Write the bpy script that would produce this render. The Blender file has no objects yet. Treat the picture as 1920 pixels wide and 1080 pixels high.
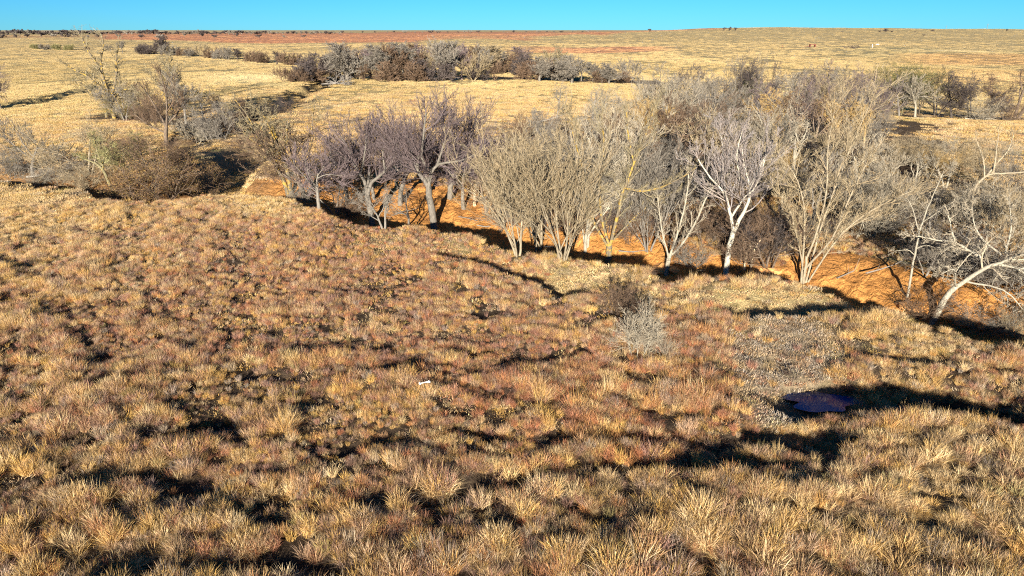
import bpy, math, random
import numpy as np
R = math.radians
SC = bpy.context.scene
COL = SC.collection

# ------------------------------------------------------------------ camera, sky, sun, exposure
CAM_Z, FPX, HORIZON = 15.0, 1280.0, 56.0
PITCH = math.atan((540 - HORIZON) / FPX)
cam_data = bpy.data.cameras.new('camera')
cam_data.sensor_width = 36.0
cam_data.lens = 24.0
cam_data.clip_start, cam_data.clip_end = 0.1, 60000
cam = bpy.data.objects.new('camera', cam_data)
COL.objects.link(cam)
cam.location = (0, 0, CAM_Z)
cam.rotation_euler = (math.pi / 2 - PITCH, 0, 0)
SC.camera = cam

SUN_EL, SUN_AZ = 13.5, 188.0          # azimuth clockwise from +Y: low, behind the camera and slightly to its left
world = bpy.data.worlds.new('World')
SC.world = world
world.use_nodes = True
wn = world.node_tree
bg = wn.nodes['Background']
bg.inputs[1].default_value = 0.05
sky = wn.nodes.new('ShaderNodeTexSky')
sky.sky_type = 'NISHITA'
sky.sun_disc = False
sky.sun_elevation = R(SUN_EL)
sky.sun_rotation = R(SUN_AZ)
sky.altitude, sky.air_density, sky.dust_density, sky.ozone_density = 0, 0.66, 0.0, 8.0
tint = wn.nodes.new('ShaderNodeMix')
tint.data_type = 'RGBA'; tint.blend_type = 'MULTIPLY'
tint.inputs[0].default_value = 1.0
tint.inputs[7].default_value = (0.62, 1.10, 1.0, 1)
wn.links.new(sky.outputs[0], tint.inputs[6])
wn.links.new(tint.outputs[2], bg.inputs[0])

sun_data = bpy.data.lights.new('sun', 'SUN')
sun_data.energy = 5.0
sun_data.angle = R(0.5)
sun_data.color = (1.0, 0.93, 0.80)
sun = bpy.data.objects.new('sun', sun_data)
COL.objects.link(sun)
# the lamp shines along -Z: bring that to the direction from the sun down to the ground
sun.rotation_euler = (R(90 - SUN_EL), 0, R(180 - SUN_AZ) + math.pi * 0)
SC.view_settings.view_transform = 'Standard'
SC.view_settings.look = 'None'
SC.view_settings.gamma = 1.0
SC.view_settings.use_curve_mapping = False
SC.view_settings.exposure = 1.42
try:
    SC.cycles.max_bounces = 5
    SC.cycles.diffuse_bounces = 2
    SC.cycles.glossy_bounces = 2
    SC.cycles.transmission_bounces = 2
    SC.cycles.use_denoising = False
    SC.cycles.filter_width = 1.1
    SC.cycles.sample_clamp_indirect = 2.0
except Exception:
    pass

# ------------------------------------------------------------------ helpers
def tag(o, label=None, cat=None, group=None, kind=None):
    if label: o['label'] = label
    if cat: o['category'] = cat
    if group: o['group'] = group
    if kind: o['kind'] = kind
    return o

SP, CP = math.sin(PITCH), math.cos(PITCH)
def ray(px, py):
    a, b = (px - 960) / FPX, (540 - py) / FPX
    return np.array([a, CP + b * SP, -SP + b * CP])
def flat(px, py, z=0.0):
    """ground point at height z seen at a place of the photograph"""
    r = ray(px, py)
    t = (z - CAM_Z) / r[2]
    return (r[0] * t, r[1] * t)
def project(x, y, z):
    dz = z - CAM_Z
    dep = y * CP - dz * SP
    up = y * SP + dz * CP
    dep = np.maximum(dep, 0.5)
    return 960 + FPX * x / dep, 540 - FPX * up / dep

_perm = np.random.RandomState(7).rand(256, 256)
def vnoise(x, y):
    xi, yi = np.floor(x).astype(int), np.floor(y).astype(int)
    fx, fy = x - xi, y - yi
    fx = fx * fx * (3 - 2 * fx); fy = fy * fy * (3 - 2 * fy)
    a = _perm[xi & 255, yi & 255]; b = _perm[(xi + 1) & 255, yi & 255]
    c = _perm[xi & 255, (yi + 1) & 255]; d = _perm[(xi + 1) & 255, (yi + 1) & 255]
    return (a * (1 - fx) + b * fx) * (1 - fy) + (c * (1 - fx) + d * fx) * fy
def fbm(x, y, oct=4, seed=0):
    """-1..1"""
    s, a, t = 0, 1.0, 0
    for i in range(oct):
        s = s + a * (vnoise(x + 17.3 * (i + seed), y + 41.7 * (i + seed)) * 2 - 1)
        t += a; a *= 0.5; x = x * 2.03; y = y * 2.03
    return s / t * 1.4
def sstep(a, b, x):
    t = np.clip((x - a) / (b - a), 0, 1)
    return t * t * (3 - 2 * t)
def line(pts, z=0.0):
    return np.array([flat(px, py, z) for px, py in pts])
def pdist(x, y, L):
    """distance to a polyline and the fraction along it"""
    best = np.full(x.shape, 1e9); along = np.zeros(x.shape)
    seg = np.hypot(*(L[1:] - L[:-1]).T); cum = np.concatenate([[0], np.cumsum(seg)])
    for i in range(len(L) - 1):
        ax, ay = L[i]; bx, by = L[i + 1]
        dx, dy = bx - ax, by - ay
        t = np.clip(((x - ax) * dx + (y - ay) * dy) / (dx * dx + dy * dy), 0, 1)
        d = np.hypot(x - ax - t * dx, y - ay - t * dy)
        m = d < best
        best = np.where(m, d, best); along = np.where(m, (cum[i] + t * seg[i]) / cum[-1], along)
    return best, along

# ------------------------------------------------------------------ lie of the land
EDGE = line([(-900, 318), (-400, 325), (0, 340), (110, 356), (230, 377), (330, 378), (400, 367), (480, 370), (540, 377), (600, 398),
             (650, 418), (720, 428), (820, 434), (900, 446), (945, 465), (970, 480), (1080, 488), (1170, 494),
             (1215, 512), (1250, 528), (1300, 522), (1380, 525), (1450, 530), (1530, 545), (1600, 565), (1650, 585),
             (1700, 600), (1760, 616), (1830, 640), (1920, 650), (2150, 690), (2600, 760)])
EX = EDGE[:, 0]
def bank_s(x, y):
    d, _ = pdist(x, y, EDGE)
    ye = np.interp(x, EX, EDGE[:, 1])
    s = np.where(y > ye, d, -d)
    near = np.abs(s) < 40
    return np.where(near, s + 0.9 * fbm(x / 3.1, y / 3.1, 3, 3), s)
PXK = [-900, 0, 400, 560, 700, 900, 1100, 1300, 1500, 1700, 1900, 2600]       # gully profile along the edge
_epx = [project(a, b, 0)[0] for a, b in EDGE]
XK = np.interp(PXK, _epx, EX)
DEPTH = np.interp(EX, XK, [2.0, 2.2, 2.2, 2.2, 2.6, 2.8, 3.0, 3.4, 3.4, 3.4, 3.2, 3.0])
TOE = np.interp(EX, XK, [5, 5, 5, 4, 6, 6, 4.5, 5, 3.4, 4, 5, 5])
TOP = np.interp(EX, XK, [11, 11, 11, 12, 17, 17, 11, 13, 8.5, 9, 10, 10])
GUL = [(line([(900, 132), (760, 146), (660, 150), (600, 172), (540, 196), (470, 215), (430, 236), (380, 252), (330, 266), (260, 262), (180, 262)], -0.5), 2.6, 5.5),
       (line([(-300, 215), (0, 203), (60, 196), (120, 185), (190, 170), (260, 158)], -0.5), 1.8, 5.0),
       (line([(385, 350), (415, 322), (445, 300), (505, 268)], -.5), 2.6, 5.0),
       (line([(560, 180), (520, 168), (440, 178), (380, 190)], -0.5), 1.2, 4.0)]
LEDGE = [(line([(790, 478), (860, 488), (940, 512), (1000, 532), (1060, 560)]), 0.75, 4.0),
         (line([(1370, 600), (1420, 596), (1520, 592), (1600, 594), (1655, 598)]), 1.1, 5.0),
         (line([(1480, 792), (1540, 778), (1600, 768), (1700, 764), (1800, 782), (1870, 800), (1960, 822)]), 1.15, 4.2),
         (line([(1400, 832), (1470, 824), (1530, 838), (1575, 862)]), 0.6, 2.0),
         (line([(1575, 662), (1700, 684), (1800, 698), (1960, 712)]), 0.35, 2.0),
         (line([(1430, 664), (1480, 664)]), 0.35, 1.2),
         (line([(560, 383), (640, 402)]), 0.6, 3.0)]
DITCH = [(line([(380, 790), (450, 800), (520, 828), (640, 838), (800, 815), (950, 828), (1100, 822), (1300, 822)]), 0.5, 0.55),
         (line([(1240, 842), (1330, 838), (1430, 825), (1560, 850)]), 0.5, 0.7),
         (line([(-60, 842), (150, 825), (300, 815), (420, 790)]), 0.35, 0.5),
         (line([(560, 985), (700, 962), (830, 948), (1000, 902), (1150, 882), (1400, 872)]), 0.4, 0.45),
         (line([(-60, 1062), (300, 1066), (560, 1060), (640, 1075)]), 0.4, 0.4),
         (line([(440, 700), (600, 706), (700, 690), (890, 662)]), 0.3, 0.5),
         (line([(150, 905), (300, 900), (420, 930), (560, 950)]), 0.35, 0.6),
         (line([(1050, 640), (1150, 660), (1200, 712), (1300, 722)]), 0.3, 0.6),
         (line([(1165, 560), (1180, 600)]), 0.35, 0.8),
         (line([(0, 690), (90, 700), (190, 672)]), 0.3, 0.5)]
POND_Z, CREEK_Z = -1.02, -3.05
POND = np.array(flat(1540, 752, POND_Z)); POOL = np.array(flat(1306, 482, CREEK_Z))
WASH = line([(1440, 640), (1490, 690), (1480, 740), (1500, 770)])

def dark_hollow(x, y):
    """0..1 where a ditch or ledge foot keeps the grass thin"""
    m = np.zeros(x.shape)
    for L, dep, w in DITCH:
        d, _ = pdist(x, y, L)
        m = np.maximum(m, np.exp(-(d / (w * 1.2)) ** 2))
    return m * np.clip(.8 + .9 * fbm(x / 1.9, y / 1.9, 3, 63), 0, 1)
def height(x, y):
    x = np.asarray(x, float); y = np.asarray(y, float)
    r = np.hypot(x, y)
    z = np.zeros(x.shape)
    # broad swell of the prairie
    far = sstep(60, 160, r)
    z += far * 1.1 * fbm(x / 85, y / 85, 3, 1) + sstep(250, 700, r) * 2.5 * fbm(x / 420, y / 420, 2, 5)
    z += -1.0 * sstep(90, 240, r)
    px, py = project(x, y, 0 * x)
    # low rise left of the middle, falling away behind its crest
    cx, cy = -78.0, 205.0
    z += 2.2 * np.exp(-((x - cx) / 75) ** 2 - ((y - cy) / 48) ** 2)
    # long gentle hill on the right horizon
    z += 19.5 * np.exp(-((x - 760) / 700) ** 2 - ((y - 1850) / 620) ** 2)
    z += 5.0 * np.exp(-((x - 1500) / 700) ** 2 - ((y - 1500) / 420) ** 2)
    # tussocky surface close by
    nr = 1 - sstep(90, 160, r)
    z += nr * (0.22 * fbm(x / 6.0, y / 4.0, 3, 2) + 0.10 * fbm(x / 1.5, y / 1.3, 2, 4))
    s = bank_s(x, y)
    bz = np.interp(x, EX, DEPTH); toe = np.interp(x, EX, TOE); top = np.interp(x, EX, TOP)
    back = -0.55 + 0.35 * fbm(x / 14, y / 14, 2, 9)
    rill = (1 - np.abs(fbm(x / 1.6, y / 1.6, 3, 11))) * 0.5
    g = np.where(s < 0.9, -bz * sstep(0, 0.9, s),
        np.where(s < toe, -bz + 0.15 * fbm(x / 2, y / 2, 2, 8),
                 -bz + (bz + back) * sstep(0, 1, (s - toe) / (top - toe)) ** 0.8))
    inb = sstep(toe - 0.5, toe + 1, s) * (1 - sstep(top - 1.5, top + 0.5, s))
    g = g - inb * rill * 0.9
    fade = 1 - sstep(top + 8, top + 45, s)
    z = z * np.where(s > 0, 0.5 + 0.5 * (1 - fade), 1) + g * np.where(s > 0, fade, 0)
    for L, dep, w in GUL:
        d, al = pdist(x, y, L)
        d = d + 0.8 * fbm(x / 5, y / 5, 2, 12)
        z -= dep * (1 - sstep(w * 0.45, w, d)) * sstep(0, 0.06, al) * (1 - sstep(0.94, 1, al))
    for L, dep, ln in LEDGE:
        d, al = pdist(x, y, L)
        ye = np.interp(x, L[:, 0], L[:, 1]); sd = np.where(y > ye, d, -d) + 0.2 * fbm(x / 1.2, y / 1.2, 2, 14)
        e = sstep(0, 0.12, al) * (1 - sstep(0.88, 1, al))
        z -= dep * e * np.where(sd < 0.5, sstep(-0.1, 0.5, sd), 1 - sstep(ln * 0.35, ln, sd))
    cut = np.clip(.75 + .9 * fbm(x / 1.9, y / 1.9, 3, 63), 0, 1.3)
    for L, dep, w in DITCH:
        d, al = pdist(x, y, L)
        z -= .85 * dep * cut * np.exp(-((d + .35 * fbm(x / 1.3, y / 1.3, 2, 64)) / w) ** 2)
    d, _ = pdist(x, y, WASH)
    z -= 0.28 * (1 - sstep(1.2, 3.2, d))
    dp = np.hypot((x - POND[0]) / 1.9, (y - POND[1]) / 1.0)
    z = z - (z - (POND_Z - 0.25)) * (1 - sstep(0.75, 1.25, dp)) 
    dp = np.hypot((x - POOL[0]) / 2.2, (y - POOL[1]) / 1.6)
    z = z - (z - (CREEK_Z - 0.25)) * (1 - sstep(0.7, 1.3, dp))
    return z
def h1(x, y):
    return float(height(np.array([x]), np.array([y]))[0])
def ground_at(px, py):
    """first point of the land along a sight line"""
    r = ray(px, py)
    t = np.concatenate([np.arange(12, 140, 0.12), np.arange(140, 900, 0.8), np.arange(900, 9000, 12)])
    X, Y, Z = r[0] * t, r[1] * t, CAM_Z + r[2] * t
    hit = np.nonzero(Z < height(X, Y))[0]
    i = hit[0] if len(hit) else len(t) - 1
    return float(X[i]), float(Y[i]), float(height(X[i:i + 1], Y[i:i + 1])[0])

# ------------------------------------------------------------------ colour of the land (albedo)
GOLD, PALE, TAN = (.70, .43, .13), (.78, .57, .30), (.50, .33, .17)
RUST, PURPLE, GREY = (.52, .21, .10), (.40, .23, .17), (.46, .38, .29)
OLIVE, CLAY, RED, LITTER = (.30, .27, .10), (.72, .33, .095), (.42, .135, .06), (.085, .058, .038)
def blob(px, py, cx, cy, rx, ry):
    return np.exp(-((px - cx) / rx) ** 2 - ((py - cy) / ry) ** 2)
def mixc(c, k, m):
    return c * (1 - m[:, None]) + np.array(k)[None, :] * m[:, None]
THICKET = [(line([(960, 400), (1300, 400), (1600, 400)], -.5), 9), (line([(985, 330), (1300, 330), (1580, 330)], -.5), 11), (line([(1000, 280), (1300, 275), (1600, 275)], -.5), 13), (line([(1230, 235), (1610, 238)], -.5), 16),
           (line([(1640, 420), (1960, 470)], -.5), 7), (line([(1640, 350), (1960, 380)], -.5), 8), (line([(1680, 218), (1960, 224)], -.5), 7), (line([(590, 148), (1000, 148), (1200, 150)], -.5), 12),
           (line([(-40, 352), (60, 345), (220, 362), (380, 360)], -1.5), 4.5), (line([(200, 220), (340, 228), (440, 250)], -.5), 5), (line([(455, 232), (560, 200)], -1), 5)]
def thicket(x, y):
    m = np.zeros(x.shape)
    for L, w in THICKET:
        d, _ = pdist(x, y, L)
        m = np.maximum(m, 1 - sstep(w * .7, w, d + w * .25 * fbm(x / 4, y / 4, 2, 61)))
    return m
def masks(x, y):
    px, py = project(x, y, 0 * x)
    n = fbm(x / 9, y / 9, 3, 21)
    red = 0.95 * blob(px, py, 1130, 715, 330, 100) + 0.6 * blob(px, py, 1220, 830, 220, 40) + 0.7 * blob(px, py, 620, 530, 430, 140)
    red = np.clip(red + 0.25 * n, 0, 1)
    pur = np.clip(0.95 * blob(px, py, 620, 520, 400, 130) + 0.7 * blob(px, py, 1020, 620, 240, 100) + .4 * blob(px, py, 400, 720, 500, 180) + 0.6 * blob(px, py, 1165, 560, 40, 40) + 0.3 * n, 0, 1)
    pale = (blob(px, py, 1720, 640, 130, 45) + blob(px, py, 1430, 560, 170, 26) + blob(px, py, 1090, 515, 110, 32) + blob(px, py, 480, 350, 80, 40) + 0.9 * blob(px, py, 500, 392, 90, 22)
            + 0.6 * blob(px, py, 1780, 940, 260, 160) + 0.5 * blob(px, py, 100, 420, 160, 80))
    pale = np.clip(pale, 0, 1)
    wash = np.clip(2.2 * blob(px, py, 1472, 655, 88, 56) + 2.2 * blob(px, py, 1462, 732, 55, 52), 0, 1)
    smooth = np.clip(1.3 * blob(px, py, 1090, 515, 110, 30) + 1.3 * blob(px, py, 1420, 557, 190, 26) + 0.8 * blob(px, py, 800, 455, 150, 18) + 1.5 * wash, 0, 1)
    return px, py, red, pur, pale, wash, smooth
def land_colour(x, y, z):
    px, py, red, pur, pale, wash, smooth = masks(x, y)
    r = np.hypot(x, y)
    n = fbm(x / 30, y / 60, 4, 31)
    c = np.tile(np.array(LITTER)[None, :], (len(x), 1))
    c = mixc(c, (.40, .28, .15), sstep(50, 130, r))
    c = mixc(c, (.36, .28, .18), wash * 0.9)
    c = mixc(c, (.60, .46, .22), np.clip(smooth - wash, 0, 1) * 0.75)
    farc = np.tile(np.array((.50, .37, .165))[None, :], (len(x), 1))
    farc = mixc(farc, (.60, .46, .22), np.clip(n + .1, 0, 1))
    farc = mixc(farc, (.42, .32, .14), np.clip(-n, 0, 1) * .8)
    c = c * (1 - sstep(110, 190, r))[:, None] + farc * sstep(110, 190, r)[:, None]
    c = mixc(c, (.50, .37, .18), sstep(250, 600, r) * .55)
    # fields far away: red ploughland and pale strips
    nn = fbm(x / 160, y / 400, 4, 33)
    wob = 2.0 * fbm(x / 120, y / 500, 3, 35)
    def band(x0, x1, y0, y1, soft=1.3, sx=25):
        return sstep(y0 - soft, y0, py + wob) * (1 - sstep(y1, y1 + soft, py + wob)) * sstep(x0 - sx, x0 + sx, px) * (1 - sstep(x1 - sx, x1 + sx, px))
    rd = band(190, 780, 62, 76) + band(700, 1345, 60, 69.5) * 0.95 + band(980, 1230, 88, 94, 1, 60) * .9 + band(740, 1000, 69, 74) * .6 + band(-400, 240, 66, 70) * .35
    far = sstep(320, 420, r)
    c = mixc(c, (.56, .25, .13), np.clip(rd * (1.05 + .5 * nn), 0, 1) * far)
    c = mixc(c, (.36, .30, .15), band(1560, 2400, 90, 106, 3, 90) * .55 * far)
    c = mixc(c, (.60, .33, .13), (band(1700, 2400, 103, 116, 3, 60) * .6 + band(1720, 1960, 128, 150, 4, 30) * .3))
    c = mixc(c, (.66, .54, .32), band(1750, 1900, 94.5, 96.5, 1, 30) * .8)
    c = mixc(c, (.38, .27, .13), band(1150, 1700, 63, 64.2, .5, 60) * .7)
    c = mixc(c, (.30, .31, .15), band(380, 720, 128, 140, 4, 60) * .0)
    c = mixc(c, (.66, .56, .31), blob(px, py, 470, 152, 80, 12) * .9)
    c = mixc(c, (.66, .50, .22), blob(px, py, 80, 205, 200, 30) * .8)
    c = mixc(c, (.30, .30, .10), np.clip(blob(px, py, 1690, 222, 45, 7) + blob(px, py, 90, 262, 90, 12) * .5, 0, 1))
    # green-grey sward on top of the far bank at the right
    c = mixc(c, (.46, .42, .22), blob(px, py, 1700, 470, 90, 50) * .9)
    c = mixc(c, (.10, .065, .042), thicket(x, y) * .92)  # leaf litter with the shade under the trees put into its colour
    # bare clay in the gully
    s = bank_s(x, y)
    top = np.interp(x, EX, TOP)
    top = top + np.where(px > 1480, 1.5, 0)
    cl = sstep(-0.1, 0.3, s) * (1 - sstep(top - 1.6, top + .4, s + 1.2 * fbm(x / 2.5, y / 2.5, 3, 37)))
    cl *= sstep(470, 560, px) + 0.35 * (1 - sstep(470, 560, px))
    c = mixc(c, CLAY, cl)
    c = mixc(c, (.36, .15, .06), cl * np.clip(fbm(x / 1.8, y / 1.8, 3, 39) - .1, 0, 1) * .8 * np.where(px > 1480, .5, 1))
    for L, dep, w in GUL[:1]:
        d, al = pdist(x, y, L)
        c = mixc(c, (.38, .19, .09), np.exp(-(d / (w * .6)) ** 2) * .45)
    c = mixc(c, CLAY, blob(px, py, 1470, 672, 22, 6) * .6)
    return c, cl

# ------------------------------------------------------------------ materials
def mat(name):
    m = bpy.data.materials.new(name); m.use_nodes = True
    nt = m.node_tree
    return m, nt, nt.nodes['Principled BSDF']
def N(nt, t, **kw):
    n = nt.nodes.new(t)
    for k, v in kw.items():
        setattr(n, k, v)
    return n
def simple(name, col, rough=.8, metal=0.0, var=.25, scale=6.0, bump=.3):
    m, nt, b = mat(name)
    geo = N(nt, 'ShaderNodeTexCoord')
    no = N(nt, 'ShaderNodeTexNoise'); no.inputs['Scale'].default_value = scale; no.inputs['Detail'].default_value = 5
    nt.links.new(geo.outputs['Object'], no.inputs['Vector'])
    mx = N(nt, 'ShaderNodeMix', data_type='RGBA')
    mx.inputs[6].default_value = (*[c * (1 - var) for c in col], 1); mx.inputs[7].default_value = (*[min(1, c * (1 + var)) for c in col], 1)
    nt.links.new(no.outputs['Fac'], mx.inputs[0]); nt.links.new(mx.outputs[2], b.inputs['Base Color'])
    b.inputs['Roughness'].default_value = rough; b.inputs['Metallic'].default_value = metal
    bp = N(nt, 'ShaderNodeBump'); bp.inputs['Strength'].default_value = bump; bp.inputs['Distance'].default_value = .02
    nt.links.new(no.outputs['Fac'], bp.inputs['Height']); nt.links.new(bp.outputs['Normal'], b.inputs['Normal'])
    return m

def land_material():
    m, nt, b = mat('prairie_soil')
    L = nt.links.new
    at = N(nt, 'ShaderNodeAttribute', attribute_name='land')
    clay = N(nt, 'ShaderNodeAttribute', attribute_name='clay')
    geo = N(nt, 'ShaderNodeNewGeometry')
    n1 = N(nt, 'ShaderNodeTexNoise'); n1.inputs['Scale'].default_value = 0.9; n1.inputs['Detail'].default_value = 9; n1.inputs['Roughness'].default_value = .72
    n2 = N(nt, 'ShaderNodeTexNoise'); n2.inputs['Scale'].default_value = 9.0; n2.inputs['Detail'].default_value = 6; n2.inputs['Roughness'].default_value = .7
    n3 = N(nt, 'ShaderNodeTexNoise'); n3.inputs['Scale'].default_value = .12; n3.inputs['Detail'].default_value = 7; n3.inputs['Roughness'].default_value = .7
    for n in (n1, n2, n3): L(geo.outputs['Position'], n.inputs['Vector'])
    def ramp(n, lo, hi, p0=.3, p1=.7):
        r = N(nt, 'ShaderNodeMapRange'); r.inputs[1].default_value = p0; r.inputs[2].default_value = p1
        r.inputs[3].default_value = lo; r.inputs[4].default_value = hi
        L(n.outputs['Fac'], r.inputs[0]); return r
    r1, r2, r3 = ramp(n1, .62, 1.3), ramp(n2, .7, 1.25), ramp(n3, .82, 1.15)
    m1 = N(nt, 'ShaderNodeMath', operation='MULTIPLY'); L(r1.outputs[0], m1.inputs[0]); L(r2.outputs[0], m1.inputs[1])
    m2 = N(nt, 'ShaderNodeMath', operation='MULTIPLY'); L(m1.outputs[0], m2.inputs[0]); L(r3.outputs[0], m2.inputs[1])
    vm = N(nt, 'ShaderNodeVectorMath', operation='SCALE'); L(at.outputs['Color'], vm.inputs[0]); L(m2.outputs[0], vm.inputs['Scale'])
    L(vm.outputs[0], b.inputs['Base Color'])
    b.inputs['Roughness'].default_value = .95
    b.inputs['Specular IOR Level'].default_value = .1
    # relief: blocky erosion in the clay, tussocks elsewhere
    vo = N(nt, 'ShaderNodeTexVoronoi', feature='DISTANCE_TO_EDGE'); vo.inputs['Scale'].default_value = 1.1
    nd = N(nt, 'ShaderNodeVectorMath', operation='MULTIPLY_ADD'); nd.inputs[1].default_value = (.9, .9, .9)
    L(n1.outputs['Color'], nd.inputs[0]); L(geo.outputs['Position'], nd.inputs[2]); L(nd.outputs[0], vo.inputs['Vector'])
    vr = N(nt, 'ShaderNodeMapRange'); vr.inputs[2].default_value = .12; L(vo.outputs['Distance'], vr.inputs[0])
    cm = N(nt, 'ShaderNodeMath', operation='MULTIPLY'); vr.inputs[4].default_value = .45; L(vr.outputs[0], cm.inputs[0]); L(clay.outputs['Fac'], cm.inputs[1])
    ad = N(nt, 'ShaderNodeMath', operation='MULTIPLY_ADD'); ad.inputs[1].default_value = 3.0; L(n1.outputs['Fac'], ad.inputs[0]); L(cm.outputs[0], ad.inputs[2])
    bp = N(nt, 'ShaderNodeBump'); bp.inputs['Strength'].default_value = .9; bp.inputs['Distance'].default_value = .35
    L(ad.outputs[0], bp.inputs['Height'])
    b2 = N(nt, 'ShaderNodeBump'); b2.inputs['Strength'].default_value = .6; b2.inputs['Distance'].default_value = .05
    L(n2.outputs['Fac'], b2.inputs['Height']); L(bp.outputs['Normal'], b2.inputs['Normal']); L(b2.outputs['Normal'], b.inputs['Normal'])
    return m
def foliage_material(name, attr_type, mesh_attr=None, transl=.2):
    """colour from the instance (grass) or from the object colour (twigs)"""
    m, nt, b = mat(name)
    L = nt.links.new
    if attr_type == 'INSTANCER':
        at = N(nt, 'ShaderNodeAttribute', attribute_type='INSTANCER', attribute_name='tuft'); src = at.outputs['Color']
    else:
        oi = N(nt, 'ShaderNodeObjectInfo'); src = oi.outputs['Color']
    if mesh_attr:
        a2 = N(nt, 'ShaderNodeAttribute', attribute_name=mesh_attr)
        vm = N(nt, 'ShaderNodeVectorMath', operation='MULTIPLY'); L(src, vm.inputs[0]); L(a2.outputs['Color'], vm.inputs[1]); src = vm.outputs[0]
    L(src, b.inputs['Base Color'])
    b.inputs['Roughness'].default_value = .65
    b.inputs['Specular IOR Level'].default_value = .25
    if transl:
        t = N(nt, 'ShaderNodeBsdfTranslucent'); L(src, t.inputs['Color'])
        ms = N(nt, 'ShaderNodeMixShader'); ms.inputs[0].default_value = transl
        L(b.outputs[0], ms.inputs[1]); L(t.outputs[0], ms.inputs[2]); L(ms.outputs[0], nt.nodes['Material Output'].inputs[0])
    return m
def bark_material():
    m, nt, b = mat('bark')
    L = nt.links.new
    oi = N(nt, 'ShaderNodeObjectInfo'); tc = N(nt, 'ShaderNodeTexCoord')
    mp = N(nt, 'ShaderNodeMapping'); mp.inputs['Scale'].default_value = (1, 1, .35); L(tc.outputs['Object'], mp.inputs[0])
    n1 = N(nt, 'ShaderNodeTexNoise'); n1.inputs['Scale'].default_value = 9; n1.inputs['Detail'].default_value = 7; n1.inputs['Roughness'].default_value = .7
    L(mp.outputs[0], n1.inputs['Vector'])
    r = N(nt, 'ShaderNodeMapRange'); r.inputs[1].default_value = .3; r.inputs[2].default_value = .7; r.inputs[3].default_value = .45; r.inputs[4].default_value = 1.3
    L(n1.outputs['Fac'], r.inputs[0])
    vm = N(nt, 'ShaderNodeVectorMath', operation='SCALE'); L(oi.outputs['Color'], vm.inputs[0]); L(r.outputs[0], vm.inputs['Scale'])
    # lichen patches, their amount in the object colour's alpha (1 = none)
    n2 = N(nt, 'ShaderNodeTexNoise'); n2.inputs['Scale'].default_value = 3.2; n2.inputs['Detail'].default_value = 4
    L(tc.outputs['Object'], n2.inputs['Vector'])
    th = N(nt, 'ShaderNodeMapRange'); th.inputs[3].default_value = 0; th.inputs[4].default_value = 1
    hi = N(nt, 'ShaderNodeMath', operation='ADD'); hi.inputs[1].default_value = .08
    L(n2.outputs['Fac'], th.inputs[0]); L(oi.outputs['Alpha'], th.inputs[1]); L(oi.outputs['Alpha'], hi.inputs[0]); L(hi.outputs[0], th.inputs[2])
    mx = N(nt, 'ShaderNodeMix', data_type='RGBA'); mx.inputs[7].default_value = (.34, .22, .05, 1)
    L(th.outputs[0], mx.inputs[0]); L(vm.outputs[0], mx.inputs[6]); L(mx.outputs[2], b.inputs['Base Color'])
    b.inputs['Roughness'].default_value = .85
    b.inputs['Specular IOR Level'].default_value = .2
    bp = N(nt, 'ShaderNodeBump'); bp.inputs['Strength'].default_value = .6; bp.inputs['Distance'].default_value = .03
    L(n1.outputs['Fac'], bp.inputs['Height']); L(bp.outputs['Normal'], b.inputs['Normal'])
    return m
def water_material():
    m, nt, b = mat('pond_water')
    b.inputs['Base Color'].default_value = (.008, .045, .20, 1)  # blue of the reflected sky put into the base colour
    b.inputs['Roughness'].default_value = .05
    b.inputs['IOR'].default_value = 1.33
    tc = N(nt, 'ShaderNodeTexCoord'); n = N(nt, 'ShaderNodeTexNoise'); n.inputs['Scale'].default_value = 7
    nt.links.new(tc.outputs['Object'], n.inputs['Vector'])
    bp = N(nt, 'ShaderNodeBump'); bp.inputs['Strength'].default_value = .25; bp.inputs['Distance'].default_value = .02
    nt.links.new(n.outputs['Fac'], bp.inputs['Height']); nt.links.new(bp.outputs['Normal'], b.inputs['Normal'])
    return m
M_LAND, M_WATER, M_BARK = land_material(), water_material(), bark_material()
M_GRASS = foliage_material('dry_grass', 'INSTANCER', 'blade', .18)
M_TWIG = foliage_material('twig_bark', 'OBJECT', 'twig', 0)
M_LEAF = foliage_material('leaf', 'OBJECT', 'twig', .25)

def make_mesh(name, verts, faces_flat, nper, mats, smooth=False, attrs=None):
    me = bpy.data.meshes.new(name)
    nv, nf = len(verts), len(faces_flat) // nper
    me.vertices.add(nv); me.vertices.foreach_set('co', np.asarray(verts, np.float32).ravel())
    me.loops.add(len(faces_flat)); me.loops.foreach_set('vertex_index', np.asarray(faces_flat, np.int32))
    me.polygons.add(nf); me.polygons.foreach_set('loop_start', np.arange(0, nf * nper, nper, dtype=np.int32))
    me.polygons.foreach_set('use_smooth', np.full(nf, smooth))
    for m in mats: me.materials.append(m)
    for k, (t, v) in (attrs or {}).items():
        a = me.attributes.new(k, t, 'POINT')
        a.data.foreach_set('color' if t == 'FLOAT_COLOR' else 'value', np.asarray(v, np.float32).ravel())
    me.update(calc_edges=True); me.validate()
    return me
def link(name, me, parent=None, loc=None):
    o = bpy.data.objects.new(name, me); COL.objects.link(o)
    if parent: o.parent = parent
    if loc is not None: o.location = loc
    return o

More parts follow.
